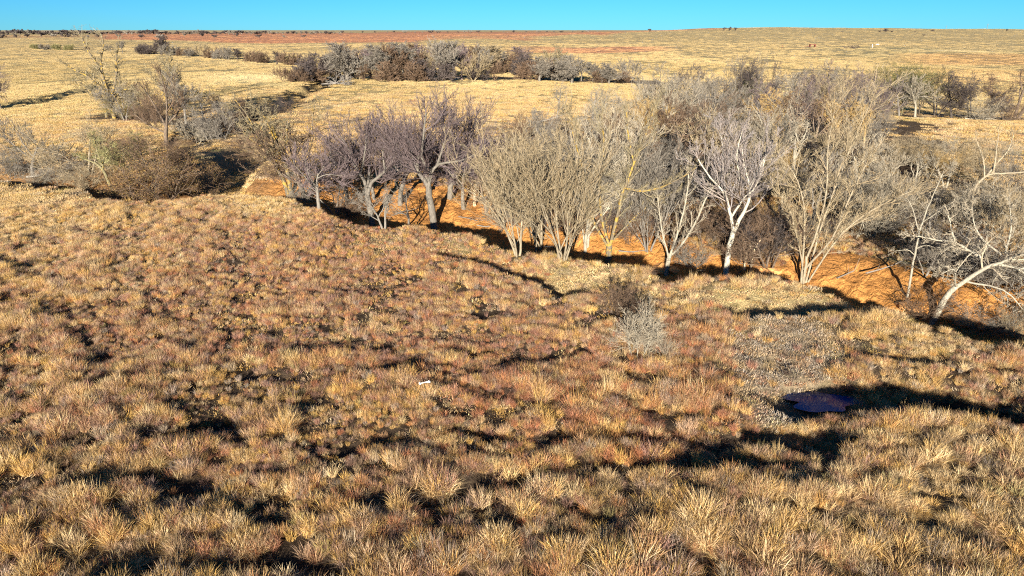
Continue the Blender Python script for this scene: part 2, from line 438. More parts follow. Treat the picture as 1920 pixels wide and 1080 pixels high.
# ------------------------------------------------------------------ the land: one sheet out past the horizon
def build_land():
    rad = [0.6]
    while rad[-1] < 12: rad.append(rad[-1] * 1.15)
    while rad[-1] < 20: rad.append(rad[-1] * 1.011)
    while rad[-1] < 95: rad.append(rad[-1] * 1.0052)
    while rad[-1] < 260: rad.append(rad[-1] * 1.010)
    while rad[-1] < 9000: rad.append(rad[-1] * 1.018)
    while rad[-1] < 40000: rad.append(rad[-1] * 1.3)
    rad = np.array(rad)
    ang = np.concatenate([np.arange(-46, 46, .28), np.arange(46, 60, .8), np.arange(60, 300, 6), np.arange(300, 314, .8)])
    nr, na = len(rad), len(ang)
    A, Rr = np.meshgrid(np.radians(ang), rad)
    X, Y = (Rr * np.sin(A)).ravel(), (Rr * np.cos(A)).ravel()
    Z = height(X, Y)
    Z = Z - np.maximum(0, np.hypot(X, Y) - 9000) * .0
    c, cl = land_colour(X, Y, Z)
    i = np.arange(nr - 1)[:, None] * na; j = np.arange(na)[None, :]; j2 = (j + 1) % na
    q = np.stack([i + j, i + j2, i + na + j2, i + na + j], -1).reshape(-1, 4)[:, ::-1]
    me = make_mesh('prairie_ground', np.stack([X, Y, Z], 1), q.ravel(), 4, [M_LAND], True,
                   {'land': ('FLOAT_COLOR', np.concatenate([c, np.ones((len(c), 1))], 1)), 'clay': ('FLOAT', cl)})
    o = link('prairie_ground', me)
    tag(o, 'rolling dry prairie cut by a gully with bare orange clay banks', kind='structure')
build_land()

def water_sheet(name, c, rx, ry, z, label, seed):
    n = 40; rs = np.random.RandomState(seed)
    a = np.arange(n) / n * 2 * math.pi
    k = 1 + .2 * np.sin(3 * a + seed) + .12 * np.sin(5 * a + 1) + .06 * np.sin(9 * a)
    v = np.concatenate([[[0, 0, 0]], np.stack([rx * k * np.cos(a), ry * k * np.sin(a), 0 * a], 1)])
    f = np.stack([np.zeros(n, int), 1 + np.arange(n), 1 + (np.arange(n) + 1) % n], 1)
    o = link(name, make_mesh(name, v, f.ravel(), 3, [M_WATER]), loc=(c[0], c[1], z))
    tag(o, label, kind='structure')
water_sheet('pond_water', POND, 1.7, .9, POND_Z, 'dark blue pool of shaded water below the grassy ledge', 1)
water_sheet('creek_water', POOL, 2.6, 1.9, CREEK_Z, 'small pool of creek water at the foot of the clay bank', 2)

# ------------------------------------------------------------------ grass
def tuft_mesh(name, rs, nb, hgt, base_r, lean, width, curl, stalks=0):
    V, F, C = [], [], []
    n = 0
    for b in range(nb + stalks):
        st = b >= nb
        a = rs.rand() * 2 * math.pi; r = base_r * math.sqrt(rs.rand())
        x, y = r * math.cos(a), r * math.sin(a)
        a2 = a + rs.normal(0, .9) if base_r < 1 else rs.rand() * 6.283
        ln = abs(rs.normal(lean, lean * .5)) * (.35 if st else 1)
        h = hgt * rs.uniform(.45, 1.05) * (1.3 if st else 1)
        w = width * rs.uniform(.7, 1.3) * (.7 if st else 1)
        fa = rs.rand() * math.pi; wx, wy = math.cos(fa) * w / 2, math.sin(fa) * w / 2
        dx, dy = math.cos(a2), math.sin(a2)
        sh = rs.uniform(.5, 1.35); hue = rs.uniform(-.10, .10)
        c = (sh * (1 + hue * .4), sh, sh * (1 - hue))
        for t, k in ((0, .8), (.4, 1.0), (.75, .75)):
            out = ln * h * (t ** 1.6); z = h * t * (1 - curl * t * ln)
            px, py = x + dx * out, y + dy * out
            V += [(px - wx * k, py - wy * k, z - .03), (px + wx * k, py + wy * k, z - .03)]; C += [c, c]
        out = ln * h * 1.05; V.append((x + dx * out, y + dy * out, h * (1 - curl * ln))); C.append(c)
        F += [n, n + 1, n + 3, n, n + 3, n + 2, n + 2, n + 3, n + 5, n + 2, n + 5, n + 4, n + 4, n + 5, n + 6]
        n += 7
    C = np.concatenate([np.array(C), np.ones((len(C), 1))], 1)
    return make_mesh(name, V, F, 3, [M_GRASS], False, {'blade': ('FLOAT_COLOR', C)})

rs = np.random.RandomState(11)
TUFTS = bpy.data.collections.new('grass_tufts')
specs = []
for k in range(4): specs.append(dict(nb=115, hgt=.76, base_r=.22, lean=.45, width=.013, curl=.3, stalks=8))     # 0-3 upright bluestem
for k in range(4): specs.append(dict(nb=130, hgt=.58, base_r=.26, lean=.95, width=.013, curl=.42, stalks=0))    # 4-7 floppy bunch
for k in range(3): specs.append(dict(nb=80, hgt=.16, base_r=.42, lean=.9, width=.02, curl=.3, stalks=0))       # 8-10 short mat
for k in range(2): specs.append(dict(nb=30, hgt=.85, base_r=.24, lean=.25, width=.010, curl=.1, stalks=14))    # 11-12 sparse tall stalks
for k in range(3): specs.append(dict(nb=190, hgt=.26, base_r=1.25, lean=.6, width=.03, curl=.25, stalks=0))     # 13-15 distant patch
for k, s in enumerate(specs):
    o = bpy.data.objects.new('tuft_%02d' % k, tuft_mesh('tuft_%02d' % k, rs, **s))
    TUFTS.objects.link(o)

def scatter(name, r0, r1, n_try, kind, half=44, seed=0):
    rs = np.random.RandomState(seed)
    r = np.sqrt(rs.rand(n_try) * (r1 ** 2 - r0 ** 2) + r0 ** 2) if kind != 'far' else r0 * (r1 / r0) ** rs.rand(n_try)
    a = np.radians(rs.uniform(-half, half, n_try))
    x, y = r * np.sin(a), r * np.cos(a)
    px, py, red, pur, pale, wash, smooth = masks(x, y)
    s = bank_s(x, y); top = np.interp(x, EX, TOP)
    top = top + np.where(px > 1480, 2.0, 0)
    bare = sstep(-.1, .2, s) * (1 - sstep(top - 1.5, top + .6, s)) * np.where(px > 480, 1, .55)
    hol = dark_hollow(x, y)
    gap = np.clip(.75 * fbm(x / 1.5, y / 1.1, 3, 51) + 1.0 * fbm(x / .55, y / .5, 2, 52) - .08, 0, 1) * 3.8 * (1 - pale * .7)
    dens = (1 - bare) * (1 - .93 * hol) * (1 - np.clip(gap, 0, .95))
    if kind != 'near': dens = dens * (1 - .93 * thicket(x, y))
    if kind == 'far': dens = dens * np.clip(.75 + .8 * fbm(x / 18, y / 34, 4, 71), .12, 1)
    pond = np.hypot((x - POND[0]) / 1.6, (y - POND[1]) / .7) < 1.0
    pool = np.hypot((x - POOL[0]) / 2.6, (y - POOL[1]) / 1.9) < 1.1
    dens = np.where(pond | pool, 0, dens)
    if kind == 'mat': dens = np.maximum(smooth, .25) * (1 - bare) * np.where(pond, 0, 1)
    elif kind != 'far': dens = dens * (1 - .98 * smooth)
    keep = rs.rand(n_try) < dens
    x, y, r, px, py = x[keep], y[keep], r[keep], px[keep], py[keep]
    red, pur, pale, wash, smooth = red[keep], pur[keep], pale[keep], wash[keep], smooth[keep]
    n = len(x); z = height(x, y)
    big = fbm(x / 2.6, y / 2.0, 3, 53)
    pal = np.array([GOLD, PALE, TAN, RUST, PURPLE, GREY, OLIVE, (.12, .078, .055)])
    w = np.zeros((n, 8)); m4 = fbm(x / .8, y / .65, 3, 58); m2 = fbm(x / 5, y / 4, 3, 55); m3 = fbm(x / 3, y / 3, 2, 57)
    w[:, 0] = .9 + 1.2 * np.clip(m2, 0, 1); w[:, 1] = .55 + 2.5 * pale + 1.1 * np.clip(m3, 0, 1); w[:, 2] = .9
    w[:, 3] = .35 + 3.6 * red; w[:, 4] = .7 + 3.0 * pur + .3 * np.clip(-m2, 0, 1); w[:, 5] = .45; w[:, 6] = .14 + .25 * pale
    w[:, 7] = (.2 + 6.5 * np.clip(-m4 - .1, 0, 1)) * (1 - .5 * pale); w[:, 0:2] *= (1 + 4.0 * np.clip(m4 - .05, 0, 1))[:, None]
    w[:, 3:5] *= (1 - .85 * pale)[:, None]
    if kind == 'far':
        w[:, 3] *= .1; w[:, 4] *= .2; w[:, 7] *= .12; w[:, 5] *= .4; w[:, 0] += .4; w[:, 1] += .8; w[:, 2] += .6; w[:, 6] += .25
    if kind == 'mat':
        w[:, 5] += 4.5 * wash; w[:, 2] += 2.0 * wash; w[:, 0:2] *= (1 - .8 * wash)[:, None]; w[:, 7] *= (1 - .7 * wash); w[:, 3:5] *= .3; w[:, 1] += 2.0 * np.clip(smooth - wash, 0, 1)
    w /= w.sum(1, keepdims=True); cum = np.cumsum(w, 1)
    idx = (rs.rand(n)[:, None] > cum).sum(1).clip(0, 7)
    alt = (rs.rand(n)[:, None] > cum).sum(1).clip(0, 7)
    c = pal[idx] * .68 + pal[alt] * .32
    c = c * (rs.uniform(.78, 1.18, n) if kind != 'far' else rs.uniform(.92, 1.08, n))[:, None]
    sc = np.clip(.85 + .45 * big, .4, 1.5) * rs.uniform(.7, 1.2, n)
    sc = sc * (1 - .3 * pur) * (np.where(rs.rand(n) < .06, 1.1, 1) * np.interp(r, [15, 32, 50], [.78, .70, .64]) * (1 + .35 * np.clip(m4, -.7, .8)) if kind == 'near' else 1)
    if kind == 'near':
        t = np.where(rs.rand(n) < .45, rs.randint(4, 8, n), rs.randint(0, 4, n)); t = np.where(rs.rand(n) < .10, rs.randint(11, 13, n), t)
        t = np.where((pale > .4) & (rs.rand(n) < .6), rs.randint(4, 8, n), t); sc = sc * np.where(pale > .5, .8, 1)
    elif kind == 'mat':
        t = rs.randint(8, 11, n); sc = rs.uniform(.7, 1.2, n)
    else:
        t = rs.randint(13, 16, n); sc = (.75 + .25 * sc) * np.interp(r, [r0, 300, r1], [.7, 1.6, 5.5])
        lc, _ = land_colour(x, y, z); f = sstep(100, 220, r)[:, None] * .75
        c = c * (1 - f) + lc * 1.08 * rs.uniform(.82, 1.15, n)[:, None] * f
    zs = np.where(np.full(n, kind == 'far'), np.minimum(sc, .9 + sc * .12), sc)
    me = bpy.data.meshes.new(name); me.vertices.add(n)
    me.vertices.foreach_set('co', np.stack([x, y, z], 1).astype(np.float32).ravel())
    def A(nm, ty, v, key='value'):
        at = me.attributes.new(nm, ty, 'POINT'); at.data.foreach_set(key, v)
    A('tuft', 'FLOAT_COLOR', np.concatenate([c, np.ones((n, 1))], 1).astype(np.float32).ravel(), 'color')
    A('size', 'FLOAT_VECTOR', np.stack([sc, sc, zs], 1).astype(np.float32).ravel(), 'vector'); A('turn', 'FLOAT', (rs.rand(n) * 6.283).astype(np.float32)); A('pick', 'INT', t.astype(np.int32))
    o = link(name, me)
    ng = bpy.data.node_groups.new(name, 'GeometryNodeTree')
    ng.interface.new_socket('Geometry', in_out='INPUT', socket_type='NodeSocketGeometry')
    ng.interface.new_socket('Geometry', in_out='OUTPUT', socket_type='NodeSocketGeometry')
    gi, go = ng.nodes.new('NodeGroupInput'), ng.nodes.new('NodeGroupOutput')
    ip = ng.nodes.new('GeometryNodeInstanceOnPoints'); ci = ng.nodes.new('GeometryNodeCollectionInfo')
    ci.inputs['Collection'].default_value = TUFTS; ci.inputs['Separate Children'].default_value = True; ci.inputs['Reset Children'].default_value = True
    def NA(nm, ty):
        q = ng.nodes.new('GeometryNodeInputNamedAttribute'); q.data_type = ty; q.inputs['Name'].default_value = nm; return q.outputs['Attribute']
    cx = ng.nodes.new('ShaderNodeCombineXYZ')
    l = ng.links.new
    l(gi.outputs[0], ip.inputs['Points']); l(ci.outputs[0], ip.inputs['Instance']); ip.inputs['Pick Instance'].default_value = True
    l(NA('pick', 'INT'), ip.inputs['Instance Index']); l(NA('turn', 'FLOAT'), cx.inputs['Z']); l(cx.outputs[0], ip.inputs['Rotation']); l(NA('size', 'FLOAT_VECTOR'), ip.inputs['Scale'])
    l(ip.outputs[0], go.inputs[0])
    o.modifiers.new('scatter', 'NODES').node_group = ng
    return o
tag(scatter('prairie_grass', 13, 74, 165000, 'near', seed=1), 'knee high dry bunch grass in gold, straw and rust covering the near slope', kind='stuff')
tag(scatter('short_grass', 20, 75, 34000, 'mat', half=42, seed=2), 'short matted grass on the bare terraces along the creek', kind='stuff')
tag(scatter('meadow_grass', 68, 3200, 150000, 'far', half=42, seed=3), 'straw coloured grass over the plain beyond the creek', kind='stuff')

# ------------------------------------------------------------------ trees
def norm(v):
    l = math.sqrt(v[0] * v[0] + v[1] * v[1] + v[2] * v[2]) or 1.0
    return (v[0] / l, v[1] / l, v[2] / l)
class Grow:
    """branches as polylines with radii; key 'trunk', 'limb<k>' or 'crown'"""
    def __init__(self, seed, P):
        self.r = random.Random(seed); self.P = P; self.out = {}; self.nl = 0
    def child_dir(self, d, ang):
        r = self.r
        a = norm((r.gauss(0, 1), r.gauss(0, 1), r.gauss(0, 1)))
        k = a[0] * d[0] + a[1] * d[1] + a[2] * d[2]
        p = norm((a[0] - k * d[0], a[1] - k * d[1], a[2] - k * d[2]))
        c, s_ = math.cos(ang), math.sin(ang)
        return (d[0] * c + p[0] * s_, d[1] * c + p[1] * s_, d[2] * c + p[2] * s_)
    def run(self, p, d, L, r0, lvl, key):
        P, r = self.P, self.r
        n = P['seg'][min(lvl, len(P['seg']) - 1)]; w = P['wander'][min(lvl, len(P['wander']) - 1)]; up = P['up'][min(lvl, len(P['up']) - 1)]
        pts, rad = [p], [r0]; st = L / n; end = max(P['rmin'] * .7, r0 * P['taper'])
        for i in range(n):
            d = norm((d[0] + r.gauss(0, w), d[1] + r.gauss(0, w), d[2] + r.gauss(0, w) + up / n))
            p = (p[0] + d[0] * st, p[1] + d[1] * st, p[2] + d[2] * st)
            pts.append(p); rad.append(r0 + (end - r0) * (i + 1) / n)
        self.out.setdefault(key, []).append((pts, rad))
        self.sprout(pts, rad, L, lvl, key)
    def sprout(self, pts, rad, L, lvl, key):
        P, r = self.P, self.r
        if lvl >= len(P['n']): return
        k = P['n'][lvl]; k = int(k * r.uniform(.8, 1.2) + .5); t0 = P['start'][lvl]; m = len(pts) - 1
        for c in range(k):
            t = t0 + (1 - t0) * ((c + r.random() * .9) / k)
            i = min(int(t * m), m - 1); f = t * m - i
            a, b = pts[i], pts[i + 1]
            q = tuple(a[j] + (b[j] - a[j]) * f for j in range(3)); rr = rad[i] + (rad[i + 1] - rad[i]) * f
            d = norm((b[0] - a[0], b[1] - a[1], b[2] - a[2]))
            cd = self.child_dir(d, r.gauss(P['ang'][lvl], .18))
            cl = L * P['len'][lvl] * r.uniform(.6, 1.15) * (1.15 - .5 * t)
            cr = max(P['rmin'], rr * P['rad'][lvl])
            if lvl == 0: kk = 'limb%d' % self.nl; self.nl += 1
            else: kk = 'crown'
            if P.get('plain') and lvl >= 0: kk = 'crown'
            self.run(q, cd, cl, cr, lvl + 1, kk)

def tubes_mesh(name, brs, sides, mats, seed=0, cvar=.3, leaves=None, thin=(1, 1, 1)):
    """every branch a closed tapering tube"""
    rs = np.random.RandomState(seed)
    V, F, C, off = [], [], [], 0
    by = {}
    for pts, rad in brs: by.setdefault(len(pts), []).append((pts, rad))
    for k, lst in by.items():
        P = np.array([a for a, b in lst]); Rr = np.array([b for a, b in lst]); n = len(lst)
        Tn = np.empty_like(P); Tn[:, 1:-1] = P[:, 2:] - P[:, :-2]; Tn[:, 0] = P[:, 1] - P[:, 0]; Tn[:, -1] = P[:, -1] - P[:, -2]
        Tn /= np.linalg.norm(Tn, axis=2, keepdims=True) + 1e-9
        ov = P[:, -1] - P[:, 0]; ref = np.eye(3)[np.abs(ov).argmin(1)][:, None, :]
        U = np.cross(Tn, ref); U /= np.linalg.norm(U, axis=2, keepdims=True) + 1e-9
        W = np.cross(Tn, U)
        a = np.arange(sides) / sides * 2 * math.pi + rs.rand(n)[:, None] * 6
        ring = P[:, :, None, :] + Rr[:, :, None, None] * (np.cos(a)[:, None, :, None] * U[:, :, None, :] + np.sin(a)[:, None, :, None] * W[:, :, None, :])
        V.append(ring.reshape(-1, 3))
        sh = rs.uniform(1 - cvar, 1 + cvar, n); hue = rs.uniform(-.06, .06, n)
        c = np.stack([sh * (1 + hue), sh, sh * (1 - hue)], 1)
        C.append(np.repeat(c, k * sides, 0))
        b = off + (np.arange(n) * k * sides)[:, None, None]; i = (np.arange(k - 1) * sides)[None, :, None]; j = np.arange(sides)[None, None, :]; j2 = (j + 1) % sides
        q = np.stack([b + i + j, b + i + j2, b + i + sides + j2, b + i + sides + j], -1).reshape(-1, 4)
        F.append(np.concatenate([q[:, [0, 1, 2]], q[:, [0, 2, 3]]]))
        if sides == 3: cap = np.stack([b[:, 0] + (k - 1) * sides + 0, b[:, 0] + (k - 1) * sides + 1, b[:, 0] + (k - 1) * sides + 2], -1).reshape(-1, 3); F.append(cap)
        off += n * k * sides
    V, F, C = np.concatenate(V), np.concatenate(F), np.concatenate(C)
    return make_mesh(name, V, F.ravel(), 3, mats, sides > 3, {'twig': ('FLOAT_COLOR', np.concatenate([C, np.ones((len(C), 1))], 1))})
def leaf_mesh(name, brs, n, size, seed):
    rs = np.random.RandomState(seed)
    ends = [b[0][-1] for b in brs if len(b[0]) <= 4]
    pick = rs.randint(0, len(ends), n); c = np.array(ends)[pick] + rs.normal(0, .10, (n, 3))
    u = rs.normal(0, 1, (n, 3)); u /= np.linalg.norm(u, axis=1, keepdims=True); w = np.cross(u, rs.normal(0, 1, (n, 3))); w /= np.linalg.norm(w, axis=1, keepdims=True)
    s_ = size * rs.uniform(.6, 1.3, (n, 1))
    V = np.stack([c - u * s_, c + w * s_ * .5, c + u * s_, c - w * s_ * .5], 1).reshape(-1, 3)
    F = (np.arange(n)[:, None] * 4 + np.array([0, 1, 2, 3])[None, :])
    col = np.repeat(rs.uniform(.65, 1.35, (n, 1)) * (1 + rs.normal(0, .08, (n, 3))), 4, 0)
    return make_mesh(name, V, F.ravel(), 4, [M_LEAF], False, {'twig': ('FLOAT_COLOR', np.concatenate([col, np.ones((len(col), 1))], 1))})

BASE = dict(seg=[6, 6, 4, 3, 2], wander=[.10, .16, .16, .18, .2], up=[.2, .35, .25, .15, .1], taper=.35, rmin=.009,
            n=[5, 9, 8, 6], start=[.35, .2, .15, .1], ang=[.75, .7, .65, .6], len=[.75, .55, .5, .5], rad=[.6, .42, .45, .6])
def V_(**k): d = dict(BASE); d.update(k); return d
KIND = {
    'spreading': V_(n=[5, 9, 9, 7], ang=[.85, .75, .6, .5], up=[.1, .25, .45, .5, .4], len=[1.15, .62, .45, .42], start=[.45, .2, .15, .1], rmin=.011),
    'vase':      V_(n=[7, 8, 7, 5], ang=[.38, .42, .42, .42], up=[.1, .25, .35, .35, .3], len=[1.5, .5, .46, .5], start=[.1, .15, .1, .1], wander=[.07, .13, .19, .22, .22]),
    'round':     V_(n=[7, 9, 8, 5], ang=[.9, .8, .7, .6], len=[.8, .6, .5, .45], up=[.1, .2, .15, .1, .1], start=[.25, .15, .1, .1]),
    'scraggly':  V_(n=[6, 7, 5, 3], ang=[.6, .9, .9, .9], len=[.95, .42, .42, .4], wander=[.12, .24, .3, .32, .3], up=[.1, .35, .2, .1, 0], start=[.3, .25, .2, .2], rad=[.62, .5, .5, .6]),
    'low':       V_(n=[9, 8, 5, 3], ang=[.75, .7, .7, .7], len=[.85, .55, .5, .5], up=[.1, .2, .1, 0, 0], start=[.12, .15, .1, .1], rad=[.5, .5, .5, .6]),
}
PROTO = {}
def finish(name, g, leaves=0, leaf=.035, far=False):
    parts = []
    for k in sorted(g.out, key=lambda q: (q == 'crown', q)):
        if k == 'crown':
            parts.append(('crown', tubes_mesh(name + '_crown', g.out[k], 3, [M_TWIG], 1)))
            if leaves: parts.append(('leaf_cover', leaf_mesh(name + '_leaves', g.out[k], leaves, leaf, 5)))
        else:
            nm = 'trunk' if k.startswith('trunk') else 'limb'
            parts.append((nm, tubes_mesh(name + '_' + k, g.out[k], 4 if far else 7, [M_BARK], 2, 0)))
    allp = [p for b in g.out.values() for pts, _ in b for p in pts]
    PROTO[name] = (parts, float(np.percentile([p[2] for p in allp], 99.3)))
def proto_tree(name, kind, seed, H=8.0, stems=1, r=.2, leaves=0, spread=0.0, trunk=.5, **over):
    P = dict(KIND[kind]); P.update(over); g = Grow(seed, P); rr = random.Random(seed)
    for i in range(stems):
        a = i / stems * 6.28 + rr.random(); sp = spread * rr.uniform(.5, 1.1)
        off = .12 * (stems > 1) if stems < 5 else rr.uniform(.1, .8)
        g.run((math.cos(a) * off, math.sin(a) * off, -.25), norm((math.cos(a) * sp, math.sin(a) * sp, 1)), H * trunk * (rr.uniform(.85, 1.1) if stems < 5 else rr.uniform(.45, 1.25)), r * rr.uniform(.8, 1.1), 0, 'trunk%d' % i)
    finish(name, g, leaves, far=bool(over.get('plain')))
proto_tree('spreading1', 'spreading', 3, 9, 1, .20, trunk=.42, n=[6, 11, 9, 7])
proto_tree('spreading2', 'spreading', 14, 9, 1, .18, trunk=.42, n=[7, 10, 9, 7])
proto_tree('vase1', 'vase', 5, 9, 3, .085, spread=.28, trunk=.42, n=[7, 9, 7, 5])
proto_tree('vase2', 'vase', 26, 9, 4, .075, spread=.38, trunk=.42, n=[6, 7, 6, 5])
proto_tree('vase3', 'vase', 37, 9, 2, .10, trunk=.42, spread=.15, n=[10, 9, 7, 5])
proto_tree('round1', 'round', 8, 8, 1, .15, trunk=.5, n=[8, 10, 8, 6])
proto_tree('round2', 'round', 19, 8, 3, .10, spread=.4, trunk=.5, n=[6, 8, 7, 6])
proto_tree('scraggly1', 'scraggly', 4, 9, 1, .18, trunk=.5, n=[7, 8, 7, 4])
proto_tree('scraggly2', 'scraggly', 31, 9, 2, .14, spread=.25, trunk=.5, n=[6, 8, 7, 4])
proto_tree('low1', 'low', 6, 4, 10, .035, spread=.45, trunk=.7, n=[9, 7, 5], ang=[.5, .6, .6, .6])
proto_tree('low2', 'low', 17, 4, 13, .03, spread=.85, trunk=.7, n=[7, 6, 5], ang=[.6, .7, .7, .7])
proto_tree('wisp', 'vase', 61, 4, 12, .022, spread=.6, trunk=.6, n=[6, 5, 3], rmin=.007)
proto_tree('leafy1', 'low', 23, 4, 7, .04, spread=.65, trunk=.62, n=[8, 7, 4], leaves=5500)
proto_tree('green1', 'low', 29, 6, 2, .08, spread=.25, trunk=.75, n=[14, 8, 5], leaves=16000)
# farther off: fewer, thicker branchlets
FARP = dict(plain=True, rmin=.02, n=[12, 11, 8, 5], seg=[4, 4, 3, 2, 2])
proto_tree('mid1', 'round', 41, 9, 1, .24, trunk=.45, **FARP)
proto_tree('mid2', 'spreading', 42, 9, 1, .24, trunk=.40, **FARP)
proto_tree('mid3', 'vase', 43, 9, 2, .13, spread=.3, trunk=.42, **dict(FARP, n=[8, 8, 7, 4]))
proto_tree('mid4', 'low', 44, 4, 6, .08, spread=.7, trunk=.6, **dict(FARP, n=[10, 9, 8]))
VF = dict(plain=True, rmin=.2, n=[9, 7, 5], seg=[3, 3, 2, 2])
proto_tree('far1', 'round', 51, 9, 1, .4, trunk=.35, **VF)
proto_tree('far2', 'round', 52, 9, 1, .4, trunk=.25, **dict(VF, n=[14, 7, 5]))
proto_tree('far3', 'low', 53, 6, 5, .25, spread=.8, trunk=.5, **dict(VF, n=[6, 4]))

# trees with a build of their own: limbs laid out in metres from sizes read off the photograph
def hero(name, bx, by, limbs, kind, seed, n=(9, 8, 6), lent=1.0, yaw=0, leaves=0, r_k=.72, upk=None, **over):
    x0, y0, z0 = ground_at(bx, by); dep = y0 * CP - (z0 - CAM_Z) * SP; ppm = FPX / dep
    P = dict(KIND[kind]); P['n'] = [0] + list(n); P.update(over); g = Grow(seed, P); rr = random.Random(seed)
    for li, (pts, ra, rb) in enumerate(limbs):
        m = len(pts); q = []
        for i, p in enumerate(pts):
            q.append(((p[0] - bx) / ppm, p[2] if len(p) > 2 else 0.0, (by - p[1]) / ppm * 1.03 - (.3 if i == 0 and li == 0 else 0)))
        # smooth the polyline
        Q = []; k = 3
        for i in range(m - 1):
            p0, p1, p2, p3 = q[max(i - 1, 0)], q[i], q[i + 1], q[min(i + 2, m - 1)]
            for s_ in range(k):
                t = s_ / k
                Q.append(tuple(.5 * (2 * p1[j] + (p2[j] - p0[j]) * t + (2 * p0[j] - 5 * p1[j] + 4 * p2[j] - p3[j]) * t * t + (3 * p1[j] - p0[j] - 3 * p2[j] + p3[j]) * t ** 3) + rr.gauss(0, .015) for j in range(3)))
        Q.append(q[-1])
        rad = [(ra + (rb - ra) * i / (len(Q) - 1)) / ppm * r_k for i in range(len(Q))]
        L = sum(math.dist(Q[i], Q[i + 1]) for i in range(len(Q) - 1))
        if li == 0: g.out['trunk0'] = [(Q, rad)]
        else:
            g.out['limb%02d' % li] = [(Q, rad)]
            save = P['n'][1]; P['n'][1] = max(3, save * min(1.6, L / 3.0))
            g.sprout(Q, rad, max(L, 2.2) * lent, 1, 'crown'); P['n'][1] = save
            e = norm(tuple(Q[-1][j] - Q[-3][j] for j in range(3)))
            for _ in range(3): g.run(Q[-1], g.child_dir(e, abs(rr.gauss(.25, .15))), max(.8, L * .22) * rr.uniform(.7, 1.1), rad[-1] * .8, 2, 'crown')
    finish(name, g, leaves)
    return (x0, y0, z0)

# colours: (twigs, bark, lichen threshold: lower is more)
TINT = {
    'purple': ((.135, .10, .097), (.19, .165, .135), .72), 'tan': ((.26, .20, .12), (.29, .235, .16), .68), 'grey': ((.175, .15, .12), (.21, .185, .155), .72),
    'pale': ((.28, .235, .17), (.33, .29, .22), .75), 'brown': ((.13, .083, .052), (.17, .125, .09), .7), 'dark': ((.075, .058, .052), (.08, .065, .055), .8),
    'lichen': ((.21, .17, .10), (.17, .135, .09), .50), 'white': ((.25, .21, .19), (.52, .47, .37), .95), 'gold': ((.33, .215, .08), (.34, .23, .10), .6),
    'olive': ((.20, .18, .075), (.20, .17, .09), .62), 'green': ((.12, .10, .06), (.13, .10, .07), .8),
}
LEAFC = {'leafy1': (.22, .135, .05), 'green1': (.10, .11, .028)}
rt = random.Random(99)
def place(proto, bx, by, ty, tintk, label, group=None, name='bare_tree', cat='tree', yaw=None, at=None, sx=1.0, leafc=None, base=None):
    parts, h0 = PROTO[proto]
    x, y, z = base if base else ground_at(bx, by)
    if at: k = at
    else:
        dist = y; r = ray(bx, ty); top = CAM_Z + r[2] * (y / r[1]); k = max(.12, (top - z) / h0)
    root = bpy.data.objects.new(name, None); COL.objects.link(root)
    root.location = (x, y, z); root.rotation_euler = (0, 0, rt.random() * 6.28 if yaw is None else yaw)
    root.scale = (k * sx, k * sx, k); root.empty_display_size = .5
    tag(root, label, cat, group)
    tw, bk, li = TINT[tintk]; v = rt.uniform(.85, 1.15)
    for nm, me in parts:
        o = link(nm, me, root)
        c = tw if nm == 'crown' else (leafc or LEAFC.get(proto, (.3, .2, .06))) if nm == 'leaf_cover' else bk
        if proto[:3] in ('mid', 'far'): c = tw
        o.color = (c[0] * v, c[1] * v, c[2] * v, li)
    return root

# --- the near side of the gully: trees one can recognise
b = hero('white', 1360, 517, [([(1360, 519), (1361, 482), (1363, 455), (1366, 435)], 7.5, 6), ([(1366, 437), (1357, 408), (1351, 385, .3), (1338, 362, .5), (1318, 344, .7), (1294, 312, .9)], 4.5, 1.5),
     ([(1366, 437), (1378, 405), (1383, 382, -.3), (1384, 352, -.4), (1394, 325, -.3), (1408, 290, -.2)], 5, 1.8), ([(1358, 412), (1366, 385, -.5), (1373, 368, -.8), (1386, 348, -1.2), (1392, 300, -1.5)], 3, 1.2),
     ([(1351, 385, .3), (1340, 345, .6), (1338, 300, .9), (1330, 268, 1.1)], 2.5, 1), ([(1384, 355, -.4), (1372, 320, .2), (1365, 280, .6)], 2.5, 1), ([(1366, 345), (1355, 300), (1360, 262)], 1.8, .8)], 'spreading', 2, n=(9, 8, 6), lent=.95, up=[.1, .3, .5, .5, .4])
place('white', 0, 0, 0, 'white', 'white barked tree with a straight trunk forking into a tall V', base=b, at=1, yaw=0)
b = hero('forked', 815, 431, [([(815, 434), (812, 398), (808, 370), (807, 350)], 10, 8), ([(807, 352), (795, 334), (786, 322, .5), (778, 298, .9), (770, 262, 1.2)], 6.5, 2.5), ([(786, 322, .5), (790, 300, .2), (798, 286), (802, 250)], 5, 2),
     ([(807, 352), (812, 330), (810, 320, -.4), (800, 296, -.8), (806, 255, -1.2), (812, 220, -1.5)], 6, 2), ([(812, 328), (824, 314), (842, 307, -.6), (868, 302, -1), (900, 288, -1.2)], 4.5, 1.6), ([(790, 330, .3), (760, 300, 1), (735, 268, 1.6)], 3.5, 1.5), ([(824, 314), (836, 280, 1), (850, 240, 1.6)], 3.5, 1.3)],
     'spreading', 9, n=(12, 10, 7), lent=1.15)
place('forked', 0, 0, 0, 'purple', 'stout pale trunked tree splitting into a Y over the orange bank', base=b, at=1, yaw=0)
